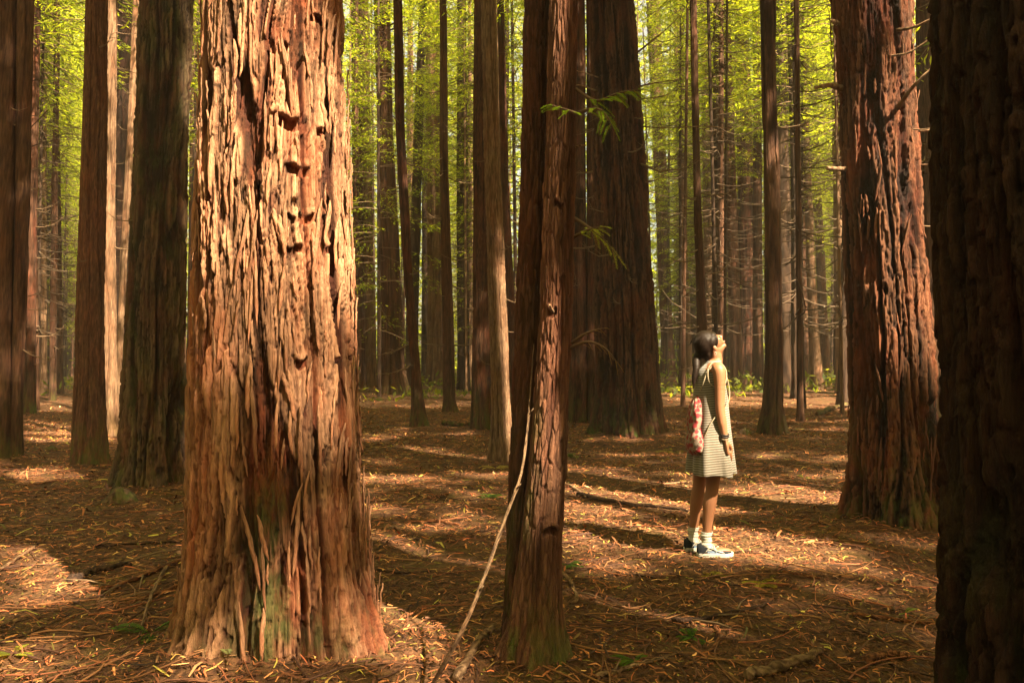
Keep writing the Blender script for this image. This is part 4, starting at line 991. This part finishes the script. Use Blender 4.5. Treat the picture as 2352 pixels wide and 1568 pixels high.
# bold broken boughs on the shaggy and fluted trees
def bough(rec, pix, Y, r0, r1=None, name='broken_branch'):
    o0 = np.array(rec['root'].location); P = spline([np.array(at_y(px, py, Y + dy)) for px, py, dy in pix], 14) - o0
    R = np.linspace(r0, r1 or r0 * .5, 14) * (1 + .12 * np.sin(np.arange(14) * 2.1)); V, q, t = tube(P, R, 8); h = np.linspace(0, 1, len(V))
    link(name, make_mesh(name, V, [q, t], M_stick, True, None, {'h': h % .2 * 5, 'pid': h, 'moss': h * 0}), rec['root'])
Yr = rt['y']
bough(rt, [(1935, 204, 0), (1905, 196, -.1), (1872, 202, -.15)], Yr, .030, .012); bough(rt, [(1955, 386, 0), (1930, 388, -.1), (1900, 386, -.15)], Yr, .022, .016)
bough(rt, [(1930, 60, 0), (1920, 52, -.1), (1908, 48, -.1)], Yr, .022, .018); bough(rt, [(2060, 70, -.3), (2100, 62, -.4), (2150, 38, -.5)], Yr, .016, .007)
bough(rt, [(2040, 130, -.3), (2090, 120, -.4), (2140, 86, -.5)], Yr, .012, .005); bough(rt, [(2060, 250, -.3), (2100, 196, -.5), (2146, 150, -.6)], Yr, .020, .006)
bough(rt, [(2092, 300, -.1), (2130, 300, -.2), (2158, 286, -.2)], Yr, .012, .006); bough(rt, [(2105, 380, -.1), (2135, 378, -.2), (2160, 370, -.2)], Yr, .010, .005)
Yf = fl['y'] - .2
bough(fl, [(1452, 130, 0), (1490, 100, -.2), (1530, 68, -.3), (1560, 38, -.4)], Yf, .022, .006); bough(fl, [(1462, 200, 0), (1510, 190, -.2), (1570, 182, -.4)], Yf, .020, .006)
bough(fl, [(1466, 228, 0), (1520, 222, -.2), (1540, 212, -.3)], Yf, .014, .005); bough(fl, [(1470, 290, 0), (1530, 294, -.2), (1620, 290, -.4), (1680, 296, -.5)], Yf, .014, .004)
bough(fl, [(1476, 420, 0), (1510, 412, -.2), (1540, 386, -.3)], Yf, .014, .005); bough(fl, [(1372, 210, -.3), (1330, 196, -.5), (1296, 200, -.6)], Yf, .018, .006)
bough(fl, [(1374, 178, -.2), (1350, 170, -.4), (1322, 162, -.4)], Yf, .014, .006); bough(twin, [(1318, 340, 0), (1334, 334, -.05), (1346, 334, -.05)], twin['y'], .006, .003)
bough(twin, [(1270, 716, -.2), (1262, 700, -.26)], twin['y'], .008, .004)

# ------------------------------------------------------------------ the girl
M_skin = NT('skin'); _n = M_skin.noise(M_skin.stretch((1, 1, 1)), 9, 3)
M_skin = M_skin.out(M_skin.n('ShaderNodeBsdfPrincipled', {'Base Color': M_skin.mix(_n, (.20, .085, .042), (.26, .12, .062)), 'Roughness': .5, 'Specular IOR Level': .4, 'Subsurface Weight': .08, 'Subsurface Radius': (.01, .004, .002)}).outputs[0])
def hair_mat():
    n = NT('dark_hair'); st_ = n.noise(n.stretch((1, 1, 1)), 20, 2); w = n.noise(n.stretch((.25, 2.5, .6)), 140, 3, .7)
    b = n.n('ShaderNodeBump', {'Strength': .8, 'Distance': .004, 'Height': w}).outputs[0]
    return n.out(n.n('ShaderNodeBsdfPrincipled', {'Base Color': n.mix(w, (.006, .004, .003), (.018, .010, .007)), 'Roughness': .42, 'Normal': b, 'Specular IOR Level': .15}).outputs[0])
M_hair = hair_mat()
def stripe_mat():
    n = NT('striped_jersey'); tc = n.n('ShaderNodeTexCoord').outputs['Object']; sp = n.n('ShaderNodeSeparateXYZ', {0: tc})
    wob = n.noise(tc, 3, 2)
    z = n.n('ShaderNodeMath', {0: sp.outputs[2], 1: n.n('ShaderNodeMath', {0: wob, 1: .012}, operation='MULTIPLY').outputs[0]}, operation='ADD').outputs[0]
    z = n.n('ShaderNodeMath', {0: z, 1: n.n('ShaderNodeMath', {0: sp.outputs[0], 1: -.10}, operation='MULTIPLY').outputs[0]}, operation='ADD').outputs[0]
    fr = n.n('ShaderNodeMath', {0: n.n('ShaderNodeMath', {0: z, 1: .0165}, operation='DIVIDE').outputs[0]}, operation='FRACT').outputs[0]
    d = n.n('ShaderNodeMath', {0: n.n('ShaderNodeMath', {0: fr, 1: .5}, operation='SUBTRACT').outputs[0]}, operation='ABSOLUTE').outputs[0]
    f = n.ramp(d, .30, .36)
    kn = n.noise(tc, 400, 2)
    c = n.mix(f, (.085, .068, .052), (.26, .24, .215)); c = n.mix(n.ramp(kn, .4, .7, 0, .35), c, (.19, .165, .13))
    b = n.n('ShaderNodeBump', {'Strength': .3, 'Distance': .001, 'Height': kn}).outputs[0]
    return n.out(n.n('ShaderNodeBsdfPrincipled', {'Base Color': c, 'Roughness': .85, 'Specular IOR Level': .15, 'Normal': b, 'Sheen Weight': .2}).outputs[0])
def floral_mat():
    n = NT('floral_cotton'); tc = n.n('ShaderNodeTexCoord').outputs['Object']
    wv = n.n('ShaderNodeMixRGB', {0: .02, 1: tc, 2: n.n('ShaderNodeTexNoise', {'Vector': tc, 'Scale': 30}).outputs[1]}).outputs[0]
    v1 = n.n('ShaderNodeTexVoronoi', {'Vector': wv, 'Scale': 30}); v2 = n.n('ShaderNodeTexVoronoi', {'Vector': wv, 'Scale': 44}); v3 = n.n('ShaderNodeTexVoronoi', {'Vector': wv, 'Scale': 60})
    c = n.mix(n.ramp(v2.outputs[0], .18, .30, .8, 0), (.19, .15, .12), (.05, .06, .035))
    c = n.mix(n.ramp(v3.outputs[0], .2, .28, .8, 0), c, (.55, .25, .2))
    c = n.mix(n.ramp(v1.outputs[0], .42, .56, 1, 0), c, (.21, .025, .03)); c = n.mix(n.ramp(v1.outputs[0], .12, .2, .9, 0), c, (.10, .01, .015))
    return n.out(n.n('ShaderNodeBsdfPrincipled', {'Base Color': c, 'Roughness': .8, 'Specular IOR Level': .2}).outputs[0])
M_dress = stripe_mat(); M_floral = floral_mat()
M_white = flat_mat('white_canvas', (.45, .43, .39), .8, .2, .1, 60, .001); M_sock = flat_mat('white_ribbed_cotton', (.42, .40, .36), .9, .1, .2, 120, .002)
M_blue = flat_mat('pale_blue_suede', (.16, .22, .33), .85, .15); M_black = flat_mat('navy_black_suede', (.012, .015, .022), .8, .2)
M_cord = flat_mat('cream_cord', (.27, .22, .155), .85, .2, .2, 150); M_eye = flat_mat('dark_eye', (.02, .012, .01), .3, .5); M_lip = flat_mat('lips', (.36, .11, .08), .45, .4)
M_band = flat_mat('dark_leather', (.02, .014, .012), .5, .4); M_silver = flat_mat('dull_silver', (.35, .33, .3), .35, .8)

def ellipsoid(c, r, rot=0.0, n=20, m=12):
    a, b = np.meshgrid(np.linspace(0, 2 * np.pi, n, endpoint=False), np.linspace(0, np.pi, m + 2)[1:-1])
    X = r[0] * np.cos(a) * np.sin(b); Yv = r[1] * np.sin(a) * np.sin(b); Z = r[2] * np.cos(b)
    V = np.stack([X, Yv, Z], -1).reshape(-1, 3); V = np.concatenate([V, [[0, 0, r[2]], [0, 0, -r[2]]]])
    cr, sr = math.cos(rot), math.sin(rot); V = np.stack([V[:, 0] * cr - V[:, 2] * sr, V[:, 1], V[:, 0] * sr + V[:, 2] * cr], 1)
    i = np.arange(m - 1)[:, None] * n; j = np.arange(n)[None, :]; j2 = (j + 1) % n
    q = np.stack([i + j, i + n + j, i + n + j2, i + j2], -1).reshape(-1, 4); k = np.arange(n); k2 = (k + 1) % n
    t = np.concatenate([np.stack([np.full(n, m * n), k, k2], -1), np.stack([np.full(n, m * n + 1), (m - 1) * n + k2, (m - 1) * n + k], -1)])
    return V + np.array(c), q, t
def loft(sections, n=32, cap=True):
    """sections: (z, cx, cy, rx, ry)"""
    a = np.linspace(0, 2 * np.pi, n, endpoint=False)
    V = np.concatenate([np.stack([cx + rx * np.cos(a), cyy + ry * np.sin(a), np.full(n, z)], 1) for z, cx, cyy, rx, ry in sections]); m = len(sections)
    i = np.arange(m - 1)[:, None] * n; j = np.arange(n)[None, :]; j2 = (j + 1) % n
    q = np.stack([i + j, i + j2, i + n + j2, i + n + j], -1).reshape(-1, 4); t = np.zeros((0, 3), int)
    if cap:
        V = np.concatenate([V, V[:n].mean(0)[None], V[(m - 1) * n:m * n].mean(0)[None]]); k = np.arange(n); k2 = (k + 1) % n
        t = np.concatenate([np.stack([np.full(n, m * n), k2, k], -1), np.stack([np.full(n, m * n + 1), (m - 1) * n + k, (m - 1) * n + k2], -1)])
    return V, q, t
def taper(pts, rad, k=14, n=14, flat=None):
    P = spline(pts, k); R = np.interp(np.linspace(0, 1, k), np.linspace(0, 1, len(rad)), rad); return tube(P, R, n, True, flat)
def fused(name, geo, mat, voxel, parent, smooth_it=3, factor=.5):
    o = link(name + '_raw', geo.mesh(name, mat)); md = o.modifiers.new('r', 'REMESH'); md.mode = 'VOXEL'; md.voxel_size = voxel; md.use_smooth_shade = True
    sm_ = o.modifiers.new('s', 'SMOOTH'); sm_.iterations = smooth_it; sm_.factor = factor
    me = bpy.data.meshes.new_from_object(o.evaluated_get(bpy.context.evaluated_depsgraph_get())); me.name = name
    bpy.data.objects.remove(o); me.polygons.foreach_set('use_smooth', np.full(len(me.polygons), True))
    if not me.materials: me.materials.append(mat)
    return link(name, me, parent)

gxx, gyy = ground_at(1640, 1282)
gz = float(tz(gxx, gyy)); person = empty('person', (gxx, gyy + .08, gz), 'girl in a grey and white striped dress standing with her head tilted back, looking up', 'person')
B = Geo()
ny = -.085
B.add(*taper([(-.01, ny, .84), (-.005, ny, .70), (-.004, ny, .58), (-.012, ny, .47), (-.030, ny, .37), (-.042, ny, .26), (-.052, ny, .14), (-.052, ny, .06)], [.084, .068, .054, .044, .048, .038, .028, .030], 26))
fy = .085
B.add(*taper([(-.015, fy, .84), (-.035, fy, .70), (-.050, fy, .58), (-.065, fy, .47), (-.082, fy, .37), (-.095, fy, .26), (-.108, fy, .14), (-.108, fy, .06)], [.084, .068, .054, .044, .048, .038, .028, .030], 26))
for fx_, y_ in ((-.052, ny), (-.108, fy)): B.add(*ellipsoid((fx_ + .075, y_, .042), (.10, .034, .024)))
B.add(*loft([(.76, -.02, 0, .05, .10), (.80, -.02, 0, .10, .155), (.88, -.025, 0, .115, .165), (.97, -.015, 0, .095, .135), (1.05, -.01, 0, .085, .118), (1.15, .0, 0, .098, .13), (1.24, .0, 0, .098, .14), (1.31, .005, 0, .075, .145), (1.345, .015, 0, .055, .12), (1.375, .03, 0, .045, .06)]))
B.add(*taper([(.03, 0, 1.33), (.042, 0, 1.385), (.028, 0, 1.44), (.0, 0, 1.48)], [.056, .044, .046, .05], 12))
# head, tipped back: cranium, face, jaw, chin, nose, lips, ear
B.add(*ellipsoid((-.028, 0, 1.498), (.086, .073, .082), .3)); B.add(*ellipsoid((.026, 0, 1.500), (.062, .060, .058), .6))
B.add(*taper([(.012, 0, 1.452), (.052, 0, 1.455), (.092, 0, 1.474)], [.052, .044, .023], 10)); B.add(*ellipsoid((.098, 0, 1.477), (.019, .022, .017)))
B.add(*ellipsoid((.060, 0, 1.512), (.040, .040, .026), -.6)); B.add(*ellipsoid((.092, 0, 1.502), (.012, .022, .012), -1.0))
B.add(*taper([(.046, 0, 1.549), (.068, 0, 1.546), (.086, 0, 1.540)], [.010, .010, .0115], 8)); B.add(*ellipsoid((.080, 0, 1.532), (.010, .016, .010)))
for s_ in (-1, 1):
    B.add(*ellipsoid((.018, s_ * .072, 1.458), (.016, .009, .024), .5)); B.add(*ellipsoid((.046, s_ * .034, 1.520), (.028, .020, .020)))
def arm(sg, dx=0):
    B.add(*taper([(.010, sg * .135, 1.325), (.020, sg * .166, 1.30), (.024, sg * .176, 1.20), (.022, sg * .182, 1.09), (.024, sg * .186, 1.02), (.036, sg * .188, .94), (.050, sg * .190, .86), (.054, sg * .190, .82)], [.042, .046, .039, .034, .032, .032, .023, .021], 30))
    B.add(*taper([(.054, sg * .190, .83), (.060, sg * .190, .79), (.066, sg * .188, .745), (.068, sg * .186, .725)], [.024, .034, .037, .032], 12, 14, .42))
    for k, (ox_, ln, r_) in enumerate(((.028, .068, .0088), (.009, .076, .009), (-.010, .070, .0088), (-.027, .056, .0078))):
        bx_ = .067 + ox_; B.add(*taper([(bx_ - ox_ * .2, sg * .188, .745), (bx_, sg * .188, .725), (bx_ + .004, sg * .182, .725 - ln * .4), (bx_ + .001, sg * .168, .725 - ln * .75), (bx_ - .006, sg * .152, .725 - ln * .9)], [r_ * 1.05, r_ * 1.1, r_, r_ * .95, r_ * .75], 12, 10))
    B.add(*taper([(.070, sg * .190, .805), (.090, sg * .184, .785), (.102, sg * .176, .757), (.104, sg * .168, .730)], [.013, .012, .010, .008], 10, 10))
arm(-1); arm(1)
fused('body', B, M_skin, .005, person, 3)
for s_ in (-1, 1):
    V, q, t = ellipsoid((.0635, s_ * .036, 1.538), (.009, .010, .0045), -.5, 12, 8); link('eye', make_mesh('eye', V, [q, t], M_eye), person)
    V, q, t = taper([(.048, s_ * .018, 1.5505), (.042, s_ * .036, 1.5485), (.032, s_ * .052, 1.540)], [.0025, .0032, .002], 8, 6); link('eyebrow', make_mesh('eyebrow', V, [q, t], M_hair), person)
V, q, t = taper([(.092, -.020, 1.502), (.1005, 0, 1.510), (.092, .020, 1.502)], [.0025, .0062, .0025], 10, 8); link('lips', make_mesh('lips', V, [q, t], M_lip), person)
# hair: cap, nape, fringe, side locks, ponytail
Hh = Geo()
Hh.add(*ellipsoid((-.036, 0, 1.505), (.088, .083, .083), .3)); Hh.add(*ellipsoid((-.040, 0, 1.474), (.074, .080, .072), .5)); Hh.add(*ellipsoid((-.026, 0, 1.425), (.044, .060, .055), .4)); Hh.add(*ellipsoid((-.048, 0, 1.49), (.072, .082, .072)))
Hh.add(*ellipsoid((.000, 0, 1.545), (.046, .066, .036), .2))
for s_ in (-1, 1):
    Hh.add(*ellipsoid((-.006, s_ * .058, 1.500), (.036, .028, .050), -.3)); Hh.add(*taper([(.022, s_ * .060, 1.545), (.034, s_ * .068, 1.505), (.028, s_ * .070, 1.470)], [.016, .012, .004], 8, 10))
for k in range(9):
    y_ = -.052 + .013 * k; Hh.add(*taper([(.0, y_, 1.572 - abs(y_) * .35), (.026, y_ * 1.05, 1.562 - abs(y_) * .4), (.040, y_ * 1.1, 1.548 - abs(y_) * .5)], [.016, .011, .004], 8, 8))
Hh.add(*taper([(-.070, 0, 1.43), (-.098, 0, 1.38), (-.106, -.03, 1.32), (-.122, -.04, 1.25), (-.132, -.045, 1.17)], [.036, .030, .026, .020, .005], 16, 12))
hair = fused('hair', Hh, M_hair, .0045, person, 9)
g = Geo(); r9 = random.Random(9)
for k in range(60):
    y_ = r9.uniform(-.07, .07); a0 = r9.uniform(-.5, 1); x_ = r9.uniform(-.1, .02)
    P = [(x_, y_, 1.575 - (x_ + .03) ** 2 * 5 - y_ * y_ * 6), (x_ - .03, y_ * 1.15, 1.55 - y_ * y_ * 6 - (x_ + .03) ** 2 * 6), (x_ - .045, y_ * 1.2, 1.50 - y_ * y_ * 4)]
    g.add(*taper(P, [.001, .0014, .0006], 6, 4))
tag(link('loose_strands', g.mesh('loose_strands', M_hair), hair), kind='stuff')
V, q, t = taper([(.020, -.081, 1.435), (.026, -.082, 1.422), (.020, -.082, 1.409), (.013, -.081, 1.422), (.0195, -.081, 1.435)], [.0012] * 5, 14, 6); link('earring', make_mesh('earring', V, [q, t], M_silver), person)

# dress
zs_ = np.linspace(.575, 1.372, 90); kz = [.575, .70, .80, .90, 1.0, 1.10, 1.17, 1.25, 1.31, 1.345, 1.372]
bk = np.interp(zs_, kz, [-.168, -.160, -.152, -.140, -.128, -.124, -.122, -.112, -.080, -.045, -.022]); ft = np.interp(zs_, kz, [.174, .160, .148, .140, .132, .124, .114, .100, .086, .078, .080])
ry = np.interp(zs_, kz, [.232, .214, .200, .186, .172, .160, .158, .152, .138, .108, .062])
ker = np.ones(7) / 7; sm1 = lambda a_: np.convolve(np.pad(a_, 3, 'edge'), ker, 'valid')
bk, ft, ry = sm1(bk), sm1(ft), sm1(ry)
n_ = 160; a = np.linspace(0, 2 * np.pi, n_, endpoint=False); A, Z = np.meshgrid(a, zs_)
fold = np.clip((1.15 - Z) / .575, 0, 1) ** 1.2
fr_ = (vn(A * 3.2 + 7, Z * .5, 201) - .5) * 2 + .6 * np.sin(A * 9 + 1.5 * np.sin(A * 2)) + .35 * (vn(A * 8, Z * 2, 202) - .5)
cxx = ((bk + ft) / 2)[:, None]; rx_ = ((ft - bk) / 2)[:, None]
sc_ = 1 + fold * .12 * fr_ + .02 * (vn(A * 3, Z * 9, 203) - .5) - .06 * fold * .2
X = cxx + rx_ * .95 * sc_ * np.cos(A); Yv = ry[:, None] * sc_ * np.sin(A); Z2 = Z - .006 * fold * np.sin(A * 5 + 1) * (Z < .6)
V = np.stack([X, Yv, Z2], -1).reshape(-1, 3); i = np.arange(89)[:, None] * n_; j = np.arange(n_)[None, :]; j2 = (j + 1) % n_
q = np.stack([i + j, i + j2, i + n_ + j2, i + n_ + j], -1).reshape(-1, 4)
dress = link('dress', make_mesh('dress', V, q, M_dress, True), person); md = dress.modifiers.new('thickness', 'SOLIDIFY'); md.thickness = .003
dress['label'] = 'sleeveless flared dress with thin white stripes on grey'
for s_ in (-1, 1):
    P = [(-.046, s_ * .128, 1.315), (-.050, s_ * .152, 1.25), (-.030, s_ * .160, 1.20), (.030, s_ * .162, 1.185), (.070, s_ * .152, 1.22), (.078, s_ * .135, 1.30), (.045, s_ * .122, 1.352), (-.01, s_ * .118, 1.355), (-.046, s_ * .128, 1.315)]
    V, q, t = taper(P, [.0045] * 9, 40, 6); link('armhole_trim', make_mesh('armhole_trim', V, [q, t], M_cord), dress)
# bracelets
for z_, r_, m_, nm in ((.848, .029, M_band, 'watch_strap'), (.832, .028, M_cord, 'bracelet'), (.862, .030, M_band, 'bracelet')):
    aa = np.linspace(0, 2 * np.pi, 21); P = np.stack([.051 + r_ * np.cos(aa), -.19 + r_ * .9 * np.sin(aa), z_ + .004 * np.sin(aa)], 1)
    V, q, t = tube(P, .0045 if m_ is M_band else .0028, 6, False); link(nm, make_mesh(nm, V, q, m_), person)

# socks and shoes
def sock(x, y):
    sec = []
    for k, z in enumerate(np.linspace(.045, .172, 22)):
        r_ = .037 + .0022 * math.sin(k * 1.9) + (.004 if z > .145 else 0) - .004 * (z > .09); sec.append((z, x - .002 + .004 * math.sin(k * .7) + (.012 if z < .07 else 0), y, r_ * 1.08, r_ * .95))
    V, q, t = loft(sec, 24, False); o = link('sock', make_mesh('sock', V, q, M_sock), person); o.modifiers.new('thickness', 'SOLIDIFY').thickness = .003
def shoe(hx, y):
    """hx: heel x"""
    L = .248; sh = empty('shoe', (0, 0, 0), None, None); sh.parent = person; sh.location = (hx, y, 0)
    st = [(0, .026, .082), (.02, .033, .094), (.05, .035, .092), (.085, .035, .080), (.12, .037, .066), (.155, .042, .052), (.19, .044, .046), (.22, .038, .040), (.242, .022, .030)]
    def up(x0, x1, grow, name, mat, zmax=9):
        xs = np.linspace(x0, x1, 26); g = Geo(); n = 22; a = np.linspace(0, np.pi, n); rows = []
        for x in xs:
            w = np.interp(x, [s[0] for s in st], [s[1] for s in st]) + grow; h = np.interp(x, [s[0] for s in st], [s[2] for s in st]) + grow
            yy = w * np.sign(np.cos(a)) * np.abs(np.cos(a)) ** .75; zz = .018 + (h - .018) * np.sin(a) ** .8; rows.append(np.stack([np.full(n, x), yy, np.minimum(zz, zmax)], 1))
        V = np.concatenate(rows); i = np.arange(25)[:, None] * n; j = np.arange(n - 1)[None, :]; q = np.stack([i + j, i + n + j, i + n + j + 1, i + j + 1], -1).reshape(-1, 4)
        e0 = np.arange(n); tt = [(0, k, k + 1) for k in range(1, n - 1)] + [(25 * n, 25 * n + k + 1, 25 * n + k) for k in range(1, n - 1)]
        link(name, make_mesh(name, V, [q, np.array(tt)], mat), sh)
    up(0, .243, 0, 'upper', M_blue); up(-.001, .062, .0022, 'heel_counter', M_black); up(.172, .2445, .0022, 'toe_cap', M_black)
    a = np.linspace(0, 2 * np.pi, 60, endpoint=False); out = []
    for t_ in a:
        x = .121 + .129 * math.cos(t_); w = np.interp(x, [s[0] for s in st], [s[1] for s in st]) + .006; out.append((x, w * (1 if math.sin(t_) >= 0 else -1) * min(1, abs(math.sin(t_)) * 2.2) ** .7))
    out = np.array(out); secs = [(0, .96), (.004, 1.0), (.024, 1.0), (.028, .97)]; V = np.concatenate([np.column_stack([(out[:, 0] - .121) * s + .121, out[:, 1] * s, np.full(60, z) + np.where(out[:, 0] > .2, (out[:, 0] - .2) * .12, 0)]) for z, s in secs])
    i = np.arange(3)[:, None] * 60; j = np.arange(60)[None, :]; j2 = (j + 1) % 60; q = np.stack([i + j, i + j2, i + 60 + j2, i + 60 + j], -1).reshape(-1, 4)
    V = np.concatenate([V, [[.121, 0, 0], [.121, 0, .028]]]); k = np.arange(60); k2 = (k + 1) % 60
    link('sole', make_mesh('sole', V, [q, np.concatenate([np.stack([np.full(60, 240), k2, k], -1), np.stack([np.full(60, 241), 180 + k, 180 + k2], -1)])], M_white, False), sh)
    for s in (-1, 1):
        P = [(.045, s * .0375, .036), (.075, s * .038, .066), (.105, s * .036, .056), (.15, s * .042, .040), (.178, s * .046, .034)]
        V, q, t = taper(P, [.002, .0035, .0035, .003, .002], 20, 6); link('side_stripe', make_mesh('side_stripe', V, [q, t], M_white), sh)
    for k in range(5):
        x = .095 + .017 * k; h = np.interp(x, [s[0] for s in st], [s[2] for s in st]); P = [(x, -.022, h - .006), (x + .006, 0, h + .004), (x, .022, h - .006)]
        V, q, t = taper(P, [.0028] * 3, 9, 6); link('lace', make_mesh('lace', V, [q, t], M_white), sh)
    for P in ([(.092, 0, .082), (.11, -.022, .078), (.105, -.040, .058), (.09, -.030, .078)], [(.092, 0, .082), (.11, .022, .080), (.12, .03, .065), (.09, .01, .08)], [(.092, 0, .082), (.115, -.030, .068), (.12, -.043, .040)]):
        V, q, t = taper(P, [.0025] * 4, 12, 6); link('lace_bow', make_mesh('lace_bow', V, [q, t], M_white), sh)
sock(-.052, ny); sock(-.108, fy); shoe(-.116, ny); shoe(-.172, fy)

# ------------------------------------------------------------------ the floral bag on her back
bag = empty('backpack', (gxx - .10, gyy + .08, gz + .695), 'small drawstring backpack in red floral cotton on the girl\'s back', 'backpack')
sec = [(1.160, -.098, 0, .012, .024), (1.145, -.102, 0, .024, .040), (1.125, -.112, 0, .034, .06), (1.09, -.124, 0, .044, .085), (1.04, -.134, 0, .050, .105), (.98, -.140, 0, .052, .115), (.93, -.142, 0, .054, .12), (.90, -.140, 0, .056, .122), (.86, -.134, 0, .072, .135), (.81, -.130, 0, .078, .14), (.765, -.128, 0, .070, .13), (.738, -.124, 0, .050, .10), (.727, -.120, 0, .02, .05)]
V, q, t = loft([(np.interp(u, range(13), [s[0] for s in sec]), *[float(np.interp(u, range(13), [s[k] for s in sec])) for k in (1, 2, 3, 4)]) for u in np.linspace(0, 12, 80)], 90)
cxm = -.13; ang = np.arctan2(V[:, 1], V[:, 0] - cxm); rr_ = 1 + .10 * (vn(ang * 3 + 9, V[:, 2] * 14, 210) - .5) * 2 + .07 * np.sin(ang * 13) * sm(1.0, 1.15, V[:, 2]) - .10 * np.exp(-((V[:, 2] - .915 - (V[:, 0] + .13) * .5) / .016) ** 2)
V[:, 0] = cxm + .012 + (V[:, 0] - cxm) * rr_ * .9; V[:, 1] *= rr_; V[:, 1] -= .045; V -= np.array([-.10, 0, .72])
link('bag_body', make_mesh('bag_body', V, [q, t], M_floral), bag)
O_ = np.array([-.10, 0, .72])
for dy, dx in ((0, 0),):
    for s_ in (-1, 1):
        P = [(-.100, -.045 + s_ * .02, 1.150), (-.080 + dx, s_ * .110 - .02, 1.24), (-.052 + dx, s_ * .128, 1.31), (.005 + dx, s_ * .124, 1.372), (.055 + dx, s_ * .128, 1.345), (.092 + dx, s_ * .120, 1.26), (.104, s_ * .130, 1.16), (.070, s_ * .168, 1.08), (.0, s_ * .184, 1.02), (-.050, s_ * .188, .95), (-.085 + dx, s_ * .165, .86), (-.11, s_ * .12, .80)]
        V, q, t = taper(np.array(P) - O_ + [0, 0, dy * .2], [.0036] * 12, 60, 6); link('strap', make_mesh('strap', V, [q, t], M_cord), bag)

n = 26000; r = np.random.default_rng(66)  # unseen foliage ring added to hold back sky fill on the near trunks
th_ = r.uniform(math.radians(-215), math.radians(35), n); Rr = r.uniform(30, 48, n); X = Rr * np.cos(th_); Y = Rr * np.sin(th_); Z = 27 * r.random(n)
k = ~((Y > 0) & (np.abs(X) < .75 * Y + 6)); X, Y, Z = X[k], Y[k], Z[k]; n = len(X)
D = r.normal(0, 1, (n, 3)); N = r.normal(0, .7, (n, 3)); N[:, 2] += .3
V, q = leaf_quads(np.stack([X, Y, Z], 1), D, N, r.uniform(1.0, 2.0, n), r.uniform(.25, .5, n))
tag(link('unseen_forest_screen', make_mesh('unseen_forest_screen', V, q, M_fol, False, leaf_cols(n, 12, (.05, .07, .012), (.09, .10, .02)))), 'unseen dark forest foliage added outside the view to cut sky fill', None, None, 'stuff')
# ------------------------------------------------------------------ thin sunlit air
g = Geo(); xa, xb_, ya, yb_, za, zb_ = -130, 130, -45, 135, -6, 62
bv = [(x, y, z) for z in (za, zb_) for y in (ya, yb_) for x in (xa, xb_)]
me = make_mesh('haze', bv, np.array([[0, 2, 3, 1], [4, 5, 7, 6], [0, 1, 5, 4], [2, 6, 7, 3], [0, 4, 6, 2], [1, 3, 7, 5]]), None, False)
n = NT('haze_air'); vol = n.n('ShaderNodeVolumePrincipled', {'Color': (1, .93, .72, 1), 'Density': .0020, 'Anisotropy': .3}); n.n('ShaderNodeOutputMaterial', {1: vol.outputs[0]})
me.materials.append(n.m); tag(link('haze', me), 'thin bright haze hanging between the far trees', None, None, 'stuff')
cy.volume_bounces = 0; cy.volume_step_rate = 4.0
